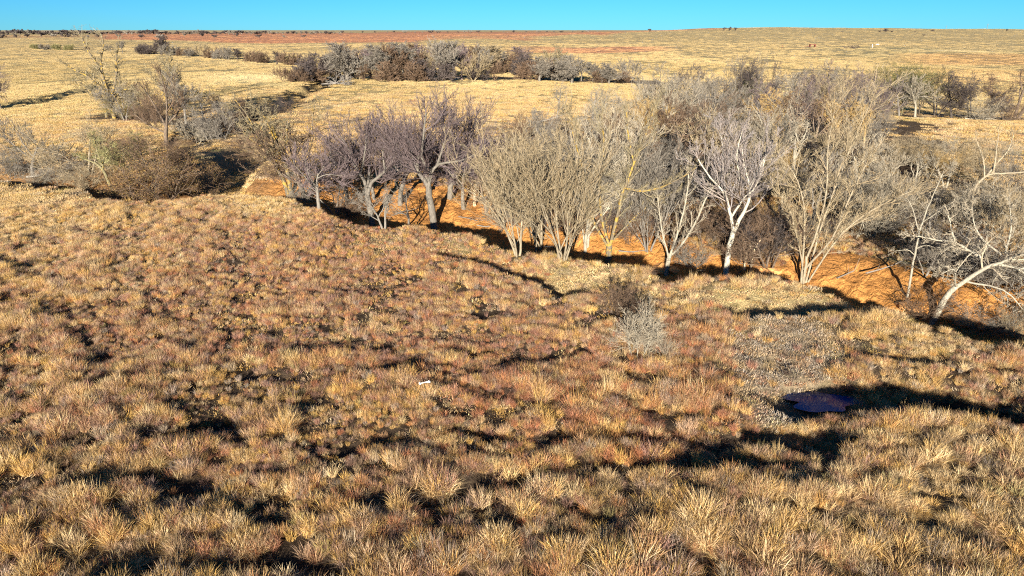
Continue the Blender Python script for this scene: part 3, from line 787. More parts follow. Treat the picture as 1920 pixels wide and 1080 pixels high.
b = hero('twolimb', 697, 421, [([(699, 423), (696, 392), (692, 366)], 8.5, 7), ([(692, 368), (690, 345), (682, 332, .3), (671, 316, .6), (667, 300, .8), (648, 268, 1.2)], 5.5, 2), ([(694, 368), (702, 346), (716, 335, -.5), (732, 321, -.8), (748, 300, -1), (760, 262, -1.2)], 5.5, 2),
     ([(732, 321, -.8), (728, 298, -.4), (732, 260)], 3, 1.2), ([(671, 316, .6), (650, 305, 1), (625, 285, 1.4)], 3, 1.2), ([(694, 355), (698, 315, 1), (695, 270, 1.5)], 4, 1.4), ([(682, 332, .3), (695, 300, -.6), (705, 255, -1)], 3, 1.2)],
     'spreading', 12, n=(12, 10, 7), lent=1.15)
place('twolimb', 0, 0, 0, 'purple', 'purple twigged tree with two pale curved limbs left of the Y shaped one', base=b, at=1, yaw=0)
b = hero('behind', 845, 372, [([(843, 374), (846, 350), (856, 326)], 8, 6.5), ([(856, 328), (862, 300), (872, 282, .4), (886, 262, .6), (895, 230, .8)], 5.5, 2), ([(856, 328), (848, 300, -.5), (842, 262, -.8), (838, 225, -1)], 4.5, 1.6), ([(862, 300), (885, 292, 1), (915, 275, 1.4)], 3.5, 1.4)],
     'spreading', 15, n=(12, 9, 6), lent=1.2)
place('behind', 0, 0, 0, 'purple', 'dark leaning trunked tree standing down in the gully behind the Y shaped one', base=b, at=1, yaw=0)
b = hero('leaner', 1748, 606, [([(1746, 609), (1756, 580), (1764, 556), (1776, 540)], 8.5, 6.5), ([(1774, 542), (1800, 520), (1816, 500, -.3), (1835, 490, -.5), (1850, 478, -.7), (1884, 462, -1), (1925, 447, -1.2)], 6, 2.2),
     ([(1812, 503), (1806, 484), (1790, 475, .5), (1768, 464, .8), (1738, 461, 1), (1702, 456, 1.2)], 4, 1.4), ([(1832, 492, -.5), (1862, 496, -1), (1888, 489, -1.4), (1915, 510, -1.8), (1935, 540, -2)], 3.5, 1.3),
     ([(1858, 496, -1), (1874, 512, -1.5), (1884, 545, -1.8), (1893, 575, -2), (1905, 600, -2.1)], 3, .9), ([(1846, 482), (1824, 462, .8), (1808, 440, 1.2), (1800, 405, 1.5)], 3, 1), ([(1776, 540), (1755, 520, -.8), (1740, 495, -1.2), (1715, 500, -1.5)], 2.8, 1),
     ([(1850, 478), (1862, 440, .6), (1858, 400, 1)], 2.8, 1), ([(1770, 465, .8), (1762, 440, 1), (1752, 412, 1.2)], 2.5, 1), ([(1790, 530), (1830, 530, -1.5), (1860, 560, -2.2)], 2.8, 1)],
     'scraggly', 21, n=(11, 9, 6), lent=.8)
place('leaner', 0, 0, 0, 'pale', 'pale tree leaning right with bare white limbs spread over the gully at the right edge', base=b, at=1, yaw=0)
b = hero('slim', 1700, 560, [([(1701, 563), (1699, 520), (1697, 480), (1696, 440)], 3.2, 2.4), ([(1696, 442), (1700, 405), (1706, 372), (1715, 335)], 2.4, .9), ([(1696, 442), (1688, 410, .4), (1676, 385, .7)], 1.8, .8), ([(1698, 420), (1712, 398, -.5), (1728, 380, -.8)], 1.6, .7), ([(1697, 480), (1680, 470), (1662, 472)], 1.4, .6), ([(1697, 468), (1715, 462), (1730, 466)], 1.4, .6)],
     'scraggly', 22, n=(6, 5, 3), lent=.55)
place('slim', 0, 0, 0, 'pale', 'slim upright tree with a thin pole trunk left of the leaning pale tree', base=b, at=1, yaw=0)
b = hero('yellowstem', 1140, 492, [([(1140, 495), (1141, 475), (1141, 458)], 9.5, 8), ([(1142, 460), (1150, 410, -.3), (1156, 368, -.5), (1166, 338, -.6), (1174, 308, -.7), (1192, 258, -.8), (1200, 222, -1)], 5, 1.6), ([(1160, 352, -.5), (1182, 355, -1), (1212, 350, -1.3), (1250, 332, -1.6), (1285, 305, -2)], 3, 1.2),
     ([(1140, 460), (1124, 405, .3), (1120, 340, .5), (1124, 285, .6), (1118, 235, .7)], 4, 1.3), ([(1138, 462), (1110, 415, .8), (1094, 340, 1.2), (1074, 280, 1.6), (1066, 245, 2)], 3.8, 1.2), ([(1174, 308, -.7), (1165, 270, 0), (1160, 225, .5)], 2.6, 1), ([(1144, 455), (1190, 410, .8), (1230, 385, 1.2), (1262, 370, 1.5)], 3, 1.1)],
     'vase', 24, n=(13, 9, 5), lent=.42)
place('yellowstem', 0, 0, 0, 'lichen', 'big upright tree with yellow lichen on its middle stem above the clay bank', base=b, at=1, yaw=0)
b = hero('manystem', 1507, 531, [([(1506, 534), (1506, 505), (1504, 480)], 6, 5), ([(1502, 532), (1498, 450, .3), (1490, 385, .6), (1468, 335, .9), (1440, 308, 1.2)], 4.2, 1.4), ([(1505, 482), (1511, 430, -.4), (1514, 360, -.6), (1502, 290, -.8), (1500, 225, -1)], 4.5, 1.3),
     ([(1510, 532), (1530, 410, .4), (1552, 320, .6), (1572, 250, .8), (1585, 215, 1)], 4.2, 1.2), ([(1514, 532), (1556, 430, -.6), (1612, 378, -1), (1655, 352, -1.4)], 3.6, 1.2), ([(1508, 500), (1532, 440, -1), (1548, 362, -1.3), (1562, 305, -1.6)], 4.6, 1.6), ([(1502, 505), (1475, 440, -.5), (1450, 390, -1), (1425, 360, -1.4)], 3, 1),
     ([(1514, 530), (1570, 450, .9), (1622, 420, 1.4), (1660, 415, 1.8)], 3, 1)], 'vase', 27, n=(15, 9, 5), lent=.45, r_k=.5)
place('manystem', 0, 0, 0, 'tan', 'broad many stemmed tree fanning out on the bank right of the white trunk', base=b, at=1, yaw=0)
b = hero('slanted', 1252, 514, [([(1250, 517), (1250, 495), (1253, 475)], 7, 5), ([(1253, 478), (1262, 445), (1272, 405, .3), (1278, 360, .5), (1276, 325, .6)], 3.2, 1.4), ([(1255, 478), (1270, 462), (1290, 420, -.4), (1304, 372, -.6), (1316, 348, -.7)], 3.6, 1.6), ([(1250, 480), (1236, 430, .5), (1225, 370, .9)], 2.6, 1)],
     'vase', 28, n=(10, 7, 5), lent=.45)
place('slanted', 0, 0, 0, 'pale', 'pair of slanted pale trunks on a root stump at the cut bank', base=b, at=1, yaw=0)
b = hero('elbow', 1812, 405, [([(1812, 410), (1813, 375), (1817, 346)], 4.2, 3.5), ([(1817, 348), (1832, 331), (1850, 326, -.4), (1882, 322, -.8), (1905, 318, -1)], 3.4, 1.1), ([(1832, 331), (1852, 308, .4), (1868, 290, .6), (1874, 262, .8)], 2.6, 1), ([(1842, 326), (1838, 292), (1834, 258)], 2.4, .9), ([(1828, 335), (1824, 302, .5), (1806, 268, .8)], 2.2, .8)],
     'spreading', 32, n=(6, 5, 4), lent=.5)
place('elbow', 0, 0, 0, 'tan', 'thin pale tree bent like an elbow in the brush near the right edge', base=b, at=1, yaw=0)
b = hero('snag', 213, 222, [([(215, 225), (214, 205), (213, 185)], 5.5, 5), ([(213, 190), (206, 158, .5), (196, 125, .8), (184, 104, 1), (178, 84, 1.2)], 4, 1.2), ([(213, 188), (212, 150, -.5), (216, 120, -.8), (226, 100, -1), (228, 86, -1)], 4, 1.2), ([(215, 186), (230, 152, .5), (234, 122, .8), (243, 98, 1)], 3.6, 1.1), ([(232, 132, .7), (240, 120, 1), (252, 124, 1.2)], 2, .8),
     ([(210, 178), (188, 150, -.8), (168, 138, -1.2), (154, 128, -1.5)], 3, 1), ([(212, 200), (190, 190, 1), (170, 180, 1.5)], 2.6, 1), ([(216, 195), (240, 175, -1), (262, 168, -1.5)], 2.6, 1)], 'scraggly', 33, n=(14, 7, 4), lent=.5)
place('snag', 0, 0, 0, 'lichen', 'half dead tree with orange lichened antler like limbs at upper left', base=b, at=1, yaw=0)
b = hero('bentdark', 313, 272, [([(312, 275), (314, 255), (318, 240)], 5.5, 4.5), ([(318, 242), (308, 222, .5), (296, 200, .9), (282, 175, 1.2)], 3, 1.1), ([(318, 242), (326, 215, -.5), (332, 185, -.8), (330, 150, -1)], 3.2, 1.1), ([(320, 236), (340, 215, .6), (352, 190, .9)], 2.6, 1), ([(314, 250), (290, 235, -.8), (270, 215, -1.2)], 2.4, 1)],
     'spreading', 34, n=(13, 9, 6), lent=.8)
place('bentdark', 0, 0, 0, 'brown', 'grey twigged tree on a short crooked dark trunk in the upper left hollow', base=b, at=1, yaw=0)
b = hero('palelean', 218, 376, [([(219, 379), (213, 350), (206, 322), (192, 306)], 4.5, 3), ([(192, 308), (175, 300), (158, 296, .5)], 2.6, 1), ([(205, 322), (216, 296, -.4), (238, 276, -.6)], 2.6, 1), ([(208, 328), (196, 290, .6), (190, 262, 1)], 2.4, 1)],
     'scraggly', 35, n=(13, 8, 5), lent=.8)
place('palelean', 0, 0, 0, 'olive', 'crooked tree with a pale leaning trunk at the foot of the left slope', base=b, at=1, yaw=0)

# --- the rest of the trees one can point at: (form, base x, base y, top y, colour, label)
LIST = [
 ('vase1', 970, 480, 226, 'tan', 'tan upright tree at the left end of the tall willowy stand'),
 ('vase2', 1056, 486, 232, 'tan', 'tan many stemmed tree between the stand end and the yellow lichened one'),
 ('vase3', 1010, 470, 250, 'tan', 'slender tan tree just behind the left end of the willowy stand'),
 ('vase3', 1100, 470, 228, 'pale', 'pale tan tree close behind the yellow lichened one'),
 ('scraggly2', 546, 372, 168, 'lichen', 'lichened scraggly tree at the left end of the purple crowned row'),
 ('spreading1', 600, 395, 262, 'purple', 'low purple grey tree leaning left beside the lichened scraggly tree'),
 ('spreading2', 655, 405, 236, 'purple', 'purple crowned tree left of the one with two pale curved limbs'),
 ('spreading1', 750, 385, 208, 'purple', 'purple crowned tree rising from the gully in the middle of the row'),
 ('spreading2', 800, 372, 196, 'purple', 'tallest purple crowned tree behind the Y shaped one'),
 ('scraggly2', 720, 430, 340, 'grey', 'spindly sapling between the two big forked trees'),
 ('scraggly1', 766, 426, 335, 'grey', 'thin crooked sapling with a pale stem left of the Y shaped tree'),
 ('round1', 912, 400, 285, 'brown', 'small round brown tree beyond the clay floor'),
 ('vase2', 1215, 470, 262, 'grey', 'grey fanned tree left of the slanted pale trunks'),
 ('low2', 1300, 500, 450, 'grey', 'low grey brush beside the creek pool'),
 ('low1', 1405, 500, 430, 'brown', 'brown brush right of the white trunk'),
 ('round2', 1440, 510, 380, 'brown', 'rusty brown small tree between the white trunk and the fan tree'),
 ('low2', 1345, 440, 360, 'brown', 'reddish brush on the shaded clay bank behind the white trunk'),
 ('vase2', 1630, 450, 300, 'pale', 'pale fanned tree at the top of the orange bank shadow'),
 ('low2', 1730, 600, 535, 'brown', 'brown twiggy brush left of the leaning pale trunk'),
 ('low2', 1840, 625, 560, 'grey', 'grey brush hanging over the dark cut at lower right'),
 ('low1', 1900, 640, 575, 'tan', 'tan brush at the right edge above the dark cut'),
 ('vase1', 1890, 500, 345, 'tan', 'tan upright tree at the right edge above the leaner'),
 ('round2', 1850, 440, 335, 'pale', 'pale tangled tree behind the leaning one'),
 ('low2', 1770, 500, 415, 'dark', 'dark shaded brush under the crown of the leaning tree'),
 ('scraggly1', 1740, 470, 375, 'grey', 'grey crooked tree in the shade left of the elbow tree'),
 # left group
 ('round1', 2, 203, 112, 'purple', 'dense purple tree cut by the left edge'),
 ('spreading1', 330, 225, 100, 'lichen', 'tall lichened tree right of the antler limbed snag'),
 ('round1', 262, 214, 150, 'brown', 'brown tree between the snag and the tall lichened tree'),
 ('leafy1', 240, 222, 178, 'olive', 'yellow brown leafy bush at the foot of the snag'),
 ('scraggly1', 385, 236, 160, 'grey', 'thin grey tree at the head of the shaded gully'),
 ('low1', 405, 262, 192, 'grey', 'grey fan shaped bush beside the shaded gully'),
 ('low2', 366, 268, 212, 'pale', 'pale bush left of the fan shaped one'),
 ('low1', 440, 246, 185, 'brown', 'brown upright bush at the right of the fan shaped one'),
 ('spreading1', 62, 330, 222, 'grey', 'small grey tree with a rounded crown near the left edge'),
 ('round2', 168, 330, 216, 'tan', 'thin bare tree rising left of centre in the left brush'),
 ('low2', 110, 345, 285, 'grey', 'tangled grey brush below the small rounded tree'),
 ('low1', 30, 335, 275, 'grey', 'grey brush against the left edge'),
 ('low2', 165, 358, 296, 'tan', 'tan brush left of the pale leaning trunk'),
 ('leafy1', 262, 374, 285, 'brown', 'yellow brown leafed bush right of the pale leaning trunk'),
 ('leafy1', 318, 376, 300, 'brown', 'rusty leafed bush in the middle of the left brush'),
 ('leafy1', 372, 370, 308, 'brown', 'last rusty bush before the bare grass hump'),
 ('round2', 285, 330, 235, 'brown', 'brown domed tree behind the yellow brown leafed bush'),
 ('low1', 232, 320, 250, 'olive', 'yellow green bush above the pale leaning trunk'),
 ('low2', 70, 350, 315, 'pale', 'fallen pale branches in the brush at far left'),
 ('low1', 340, 320, 262, 'brown', 'brown brush behind the rusty leafed bushes'),
 ('low2', 480, 224, 196, 'dark', 'dark low thicket in the shaded gully, left half'),  # these grey thickets carry the gully shade in their dark tint
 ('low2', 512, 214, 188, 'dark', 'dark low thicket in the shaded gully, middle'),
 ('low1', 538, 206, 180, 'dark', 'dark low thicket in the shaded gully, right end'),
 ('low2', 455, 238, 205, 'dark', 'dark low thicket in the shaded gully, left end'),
 ('low2', 520, 340, 290, 'brown', 'brown brush left of the lichened scraggly tree'),
 ('round2', 236, 226, 150, 'grey', 'grey round tree close against the antler limbed snag'),
 ('spreading2', 200, 220, 118, 'lichen', 'lichened tree growing through the left side of the snag'),
 ('low1', 285, 232, 178, 'brown', 'brown brush between snag and crooked dark trunk'),
 ('spreading2', 350, 232, 128, 'grey', 'grey crowned tree behind the crooked dark trunk'),
 ('scraggly2', 420, 232, 170, 'brown', 'dark bare tree above the fan shaped bush'),
 ('round2', 575, 372, 205, 'brown', 'brown grey tree filling in behind the lichened scraggly tree'),
 ('scraggly1', 585, 250, 172, 'lichen', 'bare lichened tree standing beyond the lichened scraggly one'),
 ('spreading1', 870, 395, 250, 'purple', 'purple crowned tree at the right end of the row'),
 ('spreading2', 700, 372, 225, 'purple', 'purple crowned tree behind the two pale curved limbs'),
 ('spreading2', 895, 352, 215, 'purple', 'farthest purple crowned tree at the right end of the row'),
 ('round2', 630, 402, 300, 'grey', 'grey twiggy tree low at the left end of the purple row'),
 ('low1', 660, 412, 362, 'brown', 'brown brush in the black hole of the bank left of the forks'),
 # beyond the meadow
 ('scraggly1', 1044, 222, 150, 'grey', 'dark bare tree standing alone before the meadow edge'),
 ('scraggly2', 1112, 232, 152, 'grey', 'thin dark trunked tree right of the lone bare one'),
 ('low2', 1025, 250, 205, 'grey', 'arched grey branches of a collapsed tree at the stand edge'),
 ('low1', 985, 262, 215, 'brown', 'brown bush at the upper left tip of the long thicket'),
 # clearing at the right
 ('green1', 1392, 215, 152, 'green', 'narrow green leaved tree standing out of the grey thicket'),
 ('green1', 1660, 214, 118, 'green', 'dark green tree left of the clearing'),
 ('green1', 1690, 216, 130, 'olive', 'olive leaved tree behind the green patch of the clearing'),
 ('green1', 1722, 217, 128, 'green', 'green tree in the middle of the row behind the clearing'),
 ('round1', 1686, 218, 138, 'grey', 'grey tree with a pale trunk at the clearing edge'),
 ('spreading1', 1716, 220, 140, 'pale', 'pale spreading tree with a white limb behind the clearing'),
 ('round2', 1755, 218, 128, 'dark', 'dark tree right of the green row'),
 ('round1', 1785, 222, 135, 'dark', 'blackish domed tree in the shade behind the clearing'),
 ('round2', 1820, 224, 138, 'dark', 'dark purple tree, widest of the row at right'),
 ('low2', 1838, 226, 180, 'pale', 'pale fallen tree in front of the dark row'),
 ('round1', 1860, 222, 140, 'brown', 'brown tree left of the tall one at the right edge'),
 ('scraggly2', 1905, 222, 96, 'brown', 'tall dark tree with jagged limbs at the upper right edge'),
 ('low2', 1885, 226, 175, 'brown', 'brown brush at the foot of the tall right edge tree'),
 # foreground
 ('low1', 1200, 662, 572, 'pale', 'grey leafless shrub alone on the reddish slope'),
 ('low1', 1160, 590, 532, 'brown', 'dark brown weedy shrub in the wash just above the grey one'),
 ('wisp', 1245, 668, 622, 'pale', 'pale twiggy shrub at the right foot of the lone grey one'),
]
for f, bx, by, ty, t, lab in LIST:
    nm = 'shrub' if f.startswith(('low', 'leafy', 'wisp')) else ('leafy_tree' if f == 'green1' else 'bare_tree')
    cat = 'shrub' if nm == 'shrub' else 'tree'
    place(f, bx, by, ty, t, lab, name=nm, cat=cat, sx=rt.uniform(.95, 1.15) if cat == 'tree' else rt.uniform(1.1, 1.35))

# --- the long thicket: rows of trees behind the creek, each row a line of its own
ONES = ['', 'first', 'second', 'third', 'fourth', 'fifth', 'sixth', 'seventh', 'eighth', 'ninth', 'tenth', 'eleventh', 'twelfth', 'thirteenth', 'fourteenth', 'fifteenth', 'sixteenth', 'seventeenth', 'eighteenth', 'nineteenth']
TENS = {2: 'twent', 3: 'thirt', 4: 'fort', 5: 'fift', 6: 'sixt', 7: 'sevent', 8: 'eight', 9: 'ninet'}
def ordinal(i):
    k = i + 1
    return ONES[k] if k < 20 else TENS[k // 10] + ('ieth' if k % 10 == 0 else 'y-' + ONES[k % 10])
def nth(i): return 'leftmost' if i == 0 else (ordinal(i) + ' from the left')
ROWS = [
 ('first row on the far bank', 955, 1925, [(940, 405), (1250, 410), (1560, 420), (1920, 470)], [(940, 290), (1200, 262), (1400, 250), (1560, 290), (1700, 345), (1920, 355)], 66, ['tan', 'grey', 'brown', 'pale', 'dark']),
 ('second row of the thicket', 940, 1930, [(940, 340), (1500, 335), (1920, 370)], [(940, 262), (1100, 215), (1300, 195), (1500, 190), (1640, 262), (1920, 290)], 56, ['grey', 'tan', 'pale', 'grey', 'brown']),
 ('third row of the thicket', 965, 1650, [(960, 292), (1650, 285)], [(960, 215), (1100, 190), (1300, 165), (1640, 165)], 46, ['grey', 'brown', 'gold', 'grey', 'tan']),
 ('fourth row of the thicket', 1120, 1655, [(1120, 252), (1655, 250)], [(1120, 178), (1250, 140), (1650, 138)], 42, ['grey', 'purple', 'tan', 'grey', 'pale']),
 ('back row of the thicket', 1205, 1650, [(1200, 212), (1650, 216)], [(1200, 140), (1260, 112), (1310, 140), (1360, 112), (1500, 118), (1650, 112)], 36, ['grey', 'purple', 'grey', 'pale', 'dark']),
 ('brush row below the far bank', 950, 1660, [(940, 428), (1250, 452), (1420, 478), (1520, 450), (1660, 440)], [(940, 372), (1250, 385), (1520, 392), (1660, 380)], 46, ['brown', 'dark', 'brown', 'grey']),
 ('low row behind the first row', 950, 1925, [(940, 372), (1560, 372), (1920, 430)], [(940, 318), (1560, 315), (1920, 350)], 44, ['dark', 'brown', 'tan', 'grey']),  # dark tints in the low rows stand in for shade inside the thicket
 ('low row behind the second row', 960, 1925, [(940, 312), (1640, 308), (1920, 340)], [(940, 262), (1640, 255), (1920, 300)], 40, ['dark', 'brown', 'grey', 'gold']),
 ('low row behind the third row', 1010, 1650, [(1010, 268), (1650, 265)], [(1010, 225), (1650, 218)], 38, ['brown', 'grey', 'dark']),
 ('low row behind the fourth row', 1180, 1650, [(1180, 232), (1650, 232)], [(1180, 190), (1650, 180)], 34, ['brown', 'dark', 'grey']),
 ('tangle on the right slope', 1735, 1925, [(1735, 510), (1920, 545)], [(1735, 425), (1920, 440)], 44, ['grey', 'pale', 'dark']),
 ('low row by the clearing', 1650, 1925, [(1650, 300), (1920, 300)], [(1650, 262), (1750, 250), (1920, 258)], 48, ['pale', 'grey', 'tan']),
]
rr = random.Random(5)
ADJ = {'tan': 'tan', 'grey': 'grey', 'brown': 'brown', 'pale': 'pale', 'gold': 'golden', 'purple': 'purple grey', 'dark': 'dark', 'lichen': 'lichened', 'olive': 'olive', 'white': 'white'}
for rname, x0, x1, by_, ty_, step, tints in ROWS:
    xs = []; x = x0
    while x < x1:
        xs.append(x); x += step * rr.uniform(.75, 1.25)
    for i, x in enumerate(xs):
        by = np.interp(x, *zip(*by_)) + rr.uniform(-9, 9); ty = np.interp(x, *zip(*ty_)) + rr.uniform(-10, 14)
        f = rr.choice(['vase1', 'vase2', 'round1', 'round2', 'spreading1', 'spreading2', 'scraggly1', 'scraggly2'] if 'clearing' not in rname else ['round2', 'vase2', 'low1'])
        if 'low row' in rname or 'brush' in rname or 'tangle' in rname: f = rr.choice(['low1', 'low2', 'low2', 'round2'])
        t = tints[rr.randrange(len(tints))]
        if x > 1600 and t in ('dark', 'brown'): t = rr.choice(['tan', 'pale', 'grey'])
        form = {'v': 'fanned', 'r': 'bushy', 's': 'spreading', 'l': 'low'}[f[0]]
        if f[:2] == 'sc': form = 'crooked'
        place(f, x, by, ty, t, '%s %s %s, %s in the %s' % (ADJ[t], form, 'shrub' if f[0] == 'l' else 'tree', nth(i), rname), group='bare trees of the creek thicket, ' + rname, name='shrub' if f[0] == 'l' else 'bare_tree', cat='shrub' if f[0] == 'l' else 'tree', sx=rr.uniform(1.0, 1.3))

# --- grove in the middle distance and the hedge line left of it
GROVE = [(1012, 153, 106, 'mid1', 'grey'), (1072, 156, 104, 'mid1', 'grey'), (1142, 157, 118, 'mid1', 'grey'), (1128, 156, 130, 'mid4', 'brown'), (590, 144, 100, 'mid1', 'dark'), (636, 144, 90, 'mid2', 'grey'), (660, 143, 84, 'mid1', 'brown'), (706, 143, 86, 'mid2', 'grey'), (730, 143, 84, 'mid1', 'purple'), (756, 142, 84, 'mid2', 'grey'), (778, 142, 82, 'mid1', 'brown'), (800, 142, 82, 'mid2', 'purple'), (826, 142, 80, 'mid1', 'grey'), (850, 142, 78, 'mid1', 'grey'), (878, 142, 84, 'mid2', 'brown'), (900, 142, 84, 'mid2', 'grey'), (948, 136, 98, 'mid4', 'brown'), (985, 142, 104, 'mid4', 'dark'), (574, 152, 116, 'mid4', 'dark'), (600, 152, 104, 'mid1', 'dark'), (622, 150, 96, 'mid3', 'tan'), (652, 152, 80, 'mid1', 'grey'), (672, 150, 100, 'mid3', 'tan'), (695, 148, 92, 'mid1', 'purple'), (718, 150, 84, 'mid1', 'grey'),
         (742, 150, 82, 'mid2', 'brown'), (764, 148, 80, 'mid1', 'grey'), (786, 150, 100, 'mid1', 'brown'), (806, 148, 86, 'mid3', 'tan'), (838, 152, 74, 'mid2', 'grey'), (866, 150, 84, 'mid2', 'purple'), (888, 152, 96, 'mid3', 'tan'),
         (908, 138, 84, 'mid1', 'tan'), (928, 136, 92, 'mid1', 'grey'), (970, 134, 88, 'mid1', 'purple'), (928, 152, 112, 'mid3', 'brown'), (996, 150, 112, 'mid4', 'brown'), (1038, 150, 86, 'mid3', 'lichen'), (1060, 152, 112, 'mid4', 'grey'),
         (1090, 152, 108, 'mid2', 'grey'), (1112, 154, 118, 'mid1', 'grey'), (1182, 152, 108, 'mid3', 'grey'), (1166, 154, 134, 'mid4', 'brown'), (532, 154, 124, 'mid3', 'brown'), (560, 154, 130, 'mid4', 'brown'), (586, 154, 128, 'mid4', 'brown'),
         (682, 152, 118, 'mid3', 'brown'), (730, 152, 112, 'mid4', 'brown'), (776, 152, 114, 'mid4', 'brown'), (820, 152, 112, 'mid4', 'dark'), (892, 150, 118, 'mid4', 'dark'), (640, 152, 116, 'mid4', 'brown')]
for i, (x, by, ty, f, t) in enumerate(sorted(GROVE)):
    big = by - ty > 45
    place(f, x, by, ty, t, '%s %s %s in the grove beyond the meadow' % (nth(i), ADJ[t], 'tall tree' if big else 'small tree'), group='trees of the grove beyond the meadow', sx=1.3)
HEDGE = [(68, 92, 82, 'mid4', 'olive'), (88, 93, 82, 'mid4', 'grey'), (108, 93, 82, 'mid4', 'olive'), (128, 94, 83, 'mid4', 'olive'), (165, 94, 88, 'mid4', 'brown'), (206, 98, 82, 'mid3', 'grey'), (230, 99, 76, 'mid2', 'grey'),
         (268, 102, 82, 'mid4', 'dark'), (284, 102, 84, 'mid4', 'dark'), (303, 103, 68, 'mid1', 'dark'), (322, 104, 84, 'mid4', 'grey'), (342, 105, 90, 'mid4', 'brown'), (358, 106, 91, 'mid4', 'grey'), (378, 107, 80, 'mid3', 'tan'),
         (398, 109, 90, 'mid4', 'brown'), (414, 111, 92, 'mid4', 'grey'), (428, 112, 86, 'mid3', 'grey'), (446, 112, 91, 'mid1', 'dark'), (472, 116, 95, 'mid4', 'brown'), (490, 118, 98, 'mid4', 'brown'), (520, 121, 96, 'mid1', 'dark'), (547, 122, 98, 'mid4', 'brown')]
for i, (x, by, ty, f, t) in enumerate(HEDGE):
    place(f, x, by, ty, t, '%s %s shrub in the line behind the left hill' % (nth(i), ADJ[t]), group='shrubs in the line behind the left hill', name='hedge_tree', cat='tree', sx=1.25)
# --- horizon
FAR = []
rr = random.Random(8)
x = -6
while x < 640:
    FAR.append((x, 64.5 + rr.uniform(-.6, .8) + x * -.0015, rr.uniform(5.5, 10.5) * (1 - x / 1500), 'a')); x += rr.uniform(6, 10)
x = 2
while x < 600:
    FAR.append((x, 69 + rr.uniform(-1, 3) - x * .002, rr.uniform(5, 9.5) * (1 - x / 1600), 'b')); x += rr.uniform(14, 34) * (1 + x / 700)
x = 642
while x < 1110:
    FAR.append((x, 61.8 - (x - 640) * .003, rr.uniform(2.2, 5.0), 'c')); x += rr.uniform(9, 24)
names = {'a': ('horizon row above the red field', 'trees of the horizon row, left'), 'b': ('scattered row on the red field', 'trees scattered on the red field'), 'c': ('sparse row on the middle horizon', 'trees of the sparse middle horizon row')}
cnt = {}
for x, by, hh, k in FAR:
    i = cnt.get(k, 0); cnt[k] = i + 1
    place(rr.choice(['far1', 'far2', 'far2', 'far3']), x, by, by - hh, rr.choice(['dark', 'dark', 'grey']), '%s tree, %s in the %s' % ('tiny dark' if hh < 4.5 else 'small dark', nth(i), names[k][0]), group=names[k][1], name='horizon_tree', sx=1.9)
for x, by, ty, f, t, lab in [(1218, 59.5, 54, 'far1', 'dark', 'lone tree on the horizon past the end of the red field'), (1358, 57.5, 51.5, 'far1', 'dark', 'left tree of the clump on the right horizon'),
        (1368, 57.5, 50.5, 'far2', 'dark', 'middle tree of the clump on the right horizon'), (1379, 57.5, 51.5, 'far1', 'dark', 'right tree of the clump on the right horizon'), (1661, 60, 53.5, 'far2', 'dark', 'round lone tree on the hill top, upper right'),
        (1649, 60, 57, 'far3', 'dark', 'tiny bush just left of the round hill top tree'), (1672, 60, 57, 'far3', 'dark', 'tiny bush just right of the round hill top tree'), (1579, 61, 58.5, 'far3', 'dark', 'small bush left of the hill top tree group'),
        (1749, 59, 55, 'far3', 'dark', 'low dark bush on the skyline right of the hill top'), (1732, 67, 64, 'far3', 'dark', 'flat dark bush below the skyline right of the hill top'), (1888, 58.5, 54, 'far2', 'dark', 'skyline tree nearest the upper right corner'),
        (1715, 60.5, 58.6, 'far3', 'dark', 'speck of a bush between hill top tree and skyline bush')]:
    place(f, x, by, ty, t, lab, name='horizon_tree', sx=1.4)

# ------------------------------------------------------------------ small things
import bmesh
def box(bm, cx, cy, cz, sx, sy, sz, rz=0, bev=0):
    r = bmesh.ops.create_cube(bm, size=1)
    from mathutils import Matrix
    bmesh.ops.transform(bm, matrix=Matrix.Translation((cx, cy, cz)) @ Matrix.Rotation(rz, 4, 'Z') @ Matrix.Diagonal((sx, sy, sz, 1)), verts=r['verts'])
    if bev:
        es = list({e for v in r['verts'] for e in v.link_edges}); bmesh.ops.bevel(bm, geom=es, offset=bev, segments=1, affect='EDGES')
def bm_obj(name, fn, m, parent=None):
    bm = bmesh.new(); fn(bm); me = bpy.data.meshes.new(name); bm.to_mesh(me); bm.free(); me.materials.append(m)
    return link(name, me, parent)
def root_at(name, px, py, label, cat, rz=0):
    o = bpy.data.objects.new(name, None); COL.objects.link(o); o.location = ground_at(px, py); o.rotation_euler = (0, 0, rz)
    tag(o, label, cat); return o
M_RUST = simple('rusty_steel', (.17, .055, .035), .8)
M_WHITE = simple('white_paint', (.78, .76, .70), .6, var=.1)
M_BONE = simple('bleached_bone', (.80, .78, .72), .7, var=.08, scale=20)
M_DEAD = simple('weathered_wood', (.20, .175, .15), .9)
# cattle shelter: roof on side panels and posts
t = root_at('cattle_shelter', 1523, 88.2, 'rusty dark red open shelter standing alone on the plain', 'shelter', .1)
bm_obj('roof', lambda bm: (box(bm, 0, 0, 2.15, 5.0, 2.6, .5, 0, .05),), M_RUST, t)
for sx in (-1, 1):
    bm_obj('side_panel', lambda bm: box(bm, sx * 2.2, 0, 1.0, .5, 2.3, 1.85, 0, .03), M_RUST, t)
for sx in (-1, 1):
    for sy in (-1, 1):
        bm_obj('post', lambda bm: box(bm, sx * 2.46, sy * 1.2, .9, .14, .14, 2.1), M_RUST, t)
bm_obj('feed_rail', lambda bm: box(bm, -5.0, 0, .25, 4.6, .25, .22), M_RUST, t)
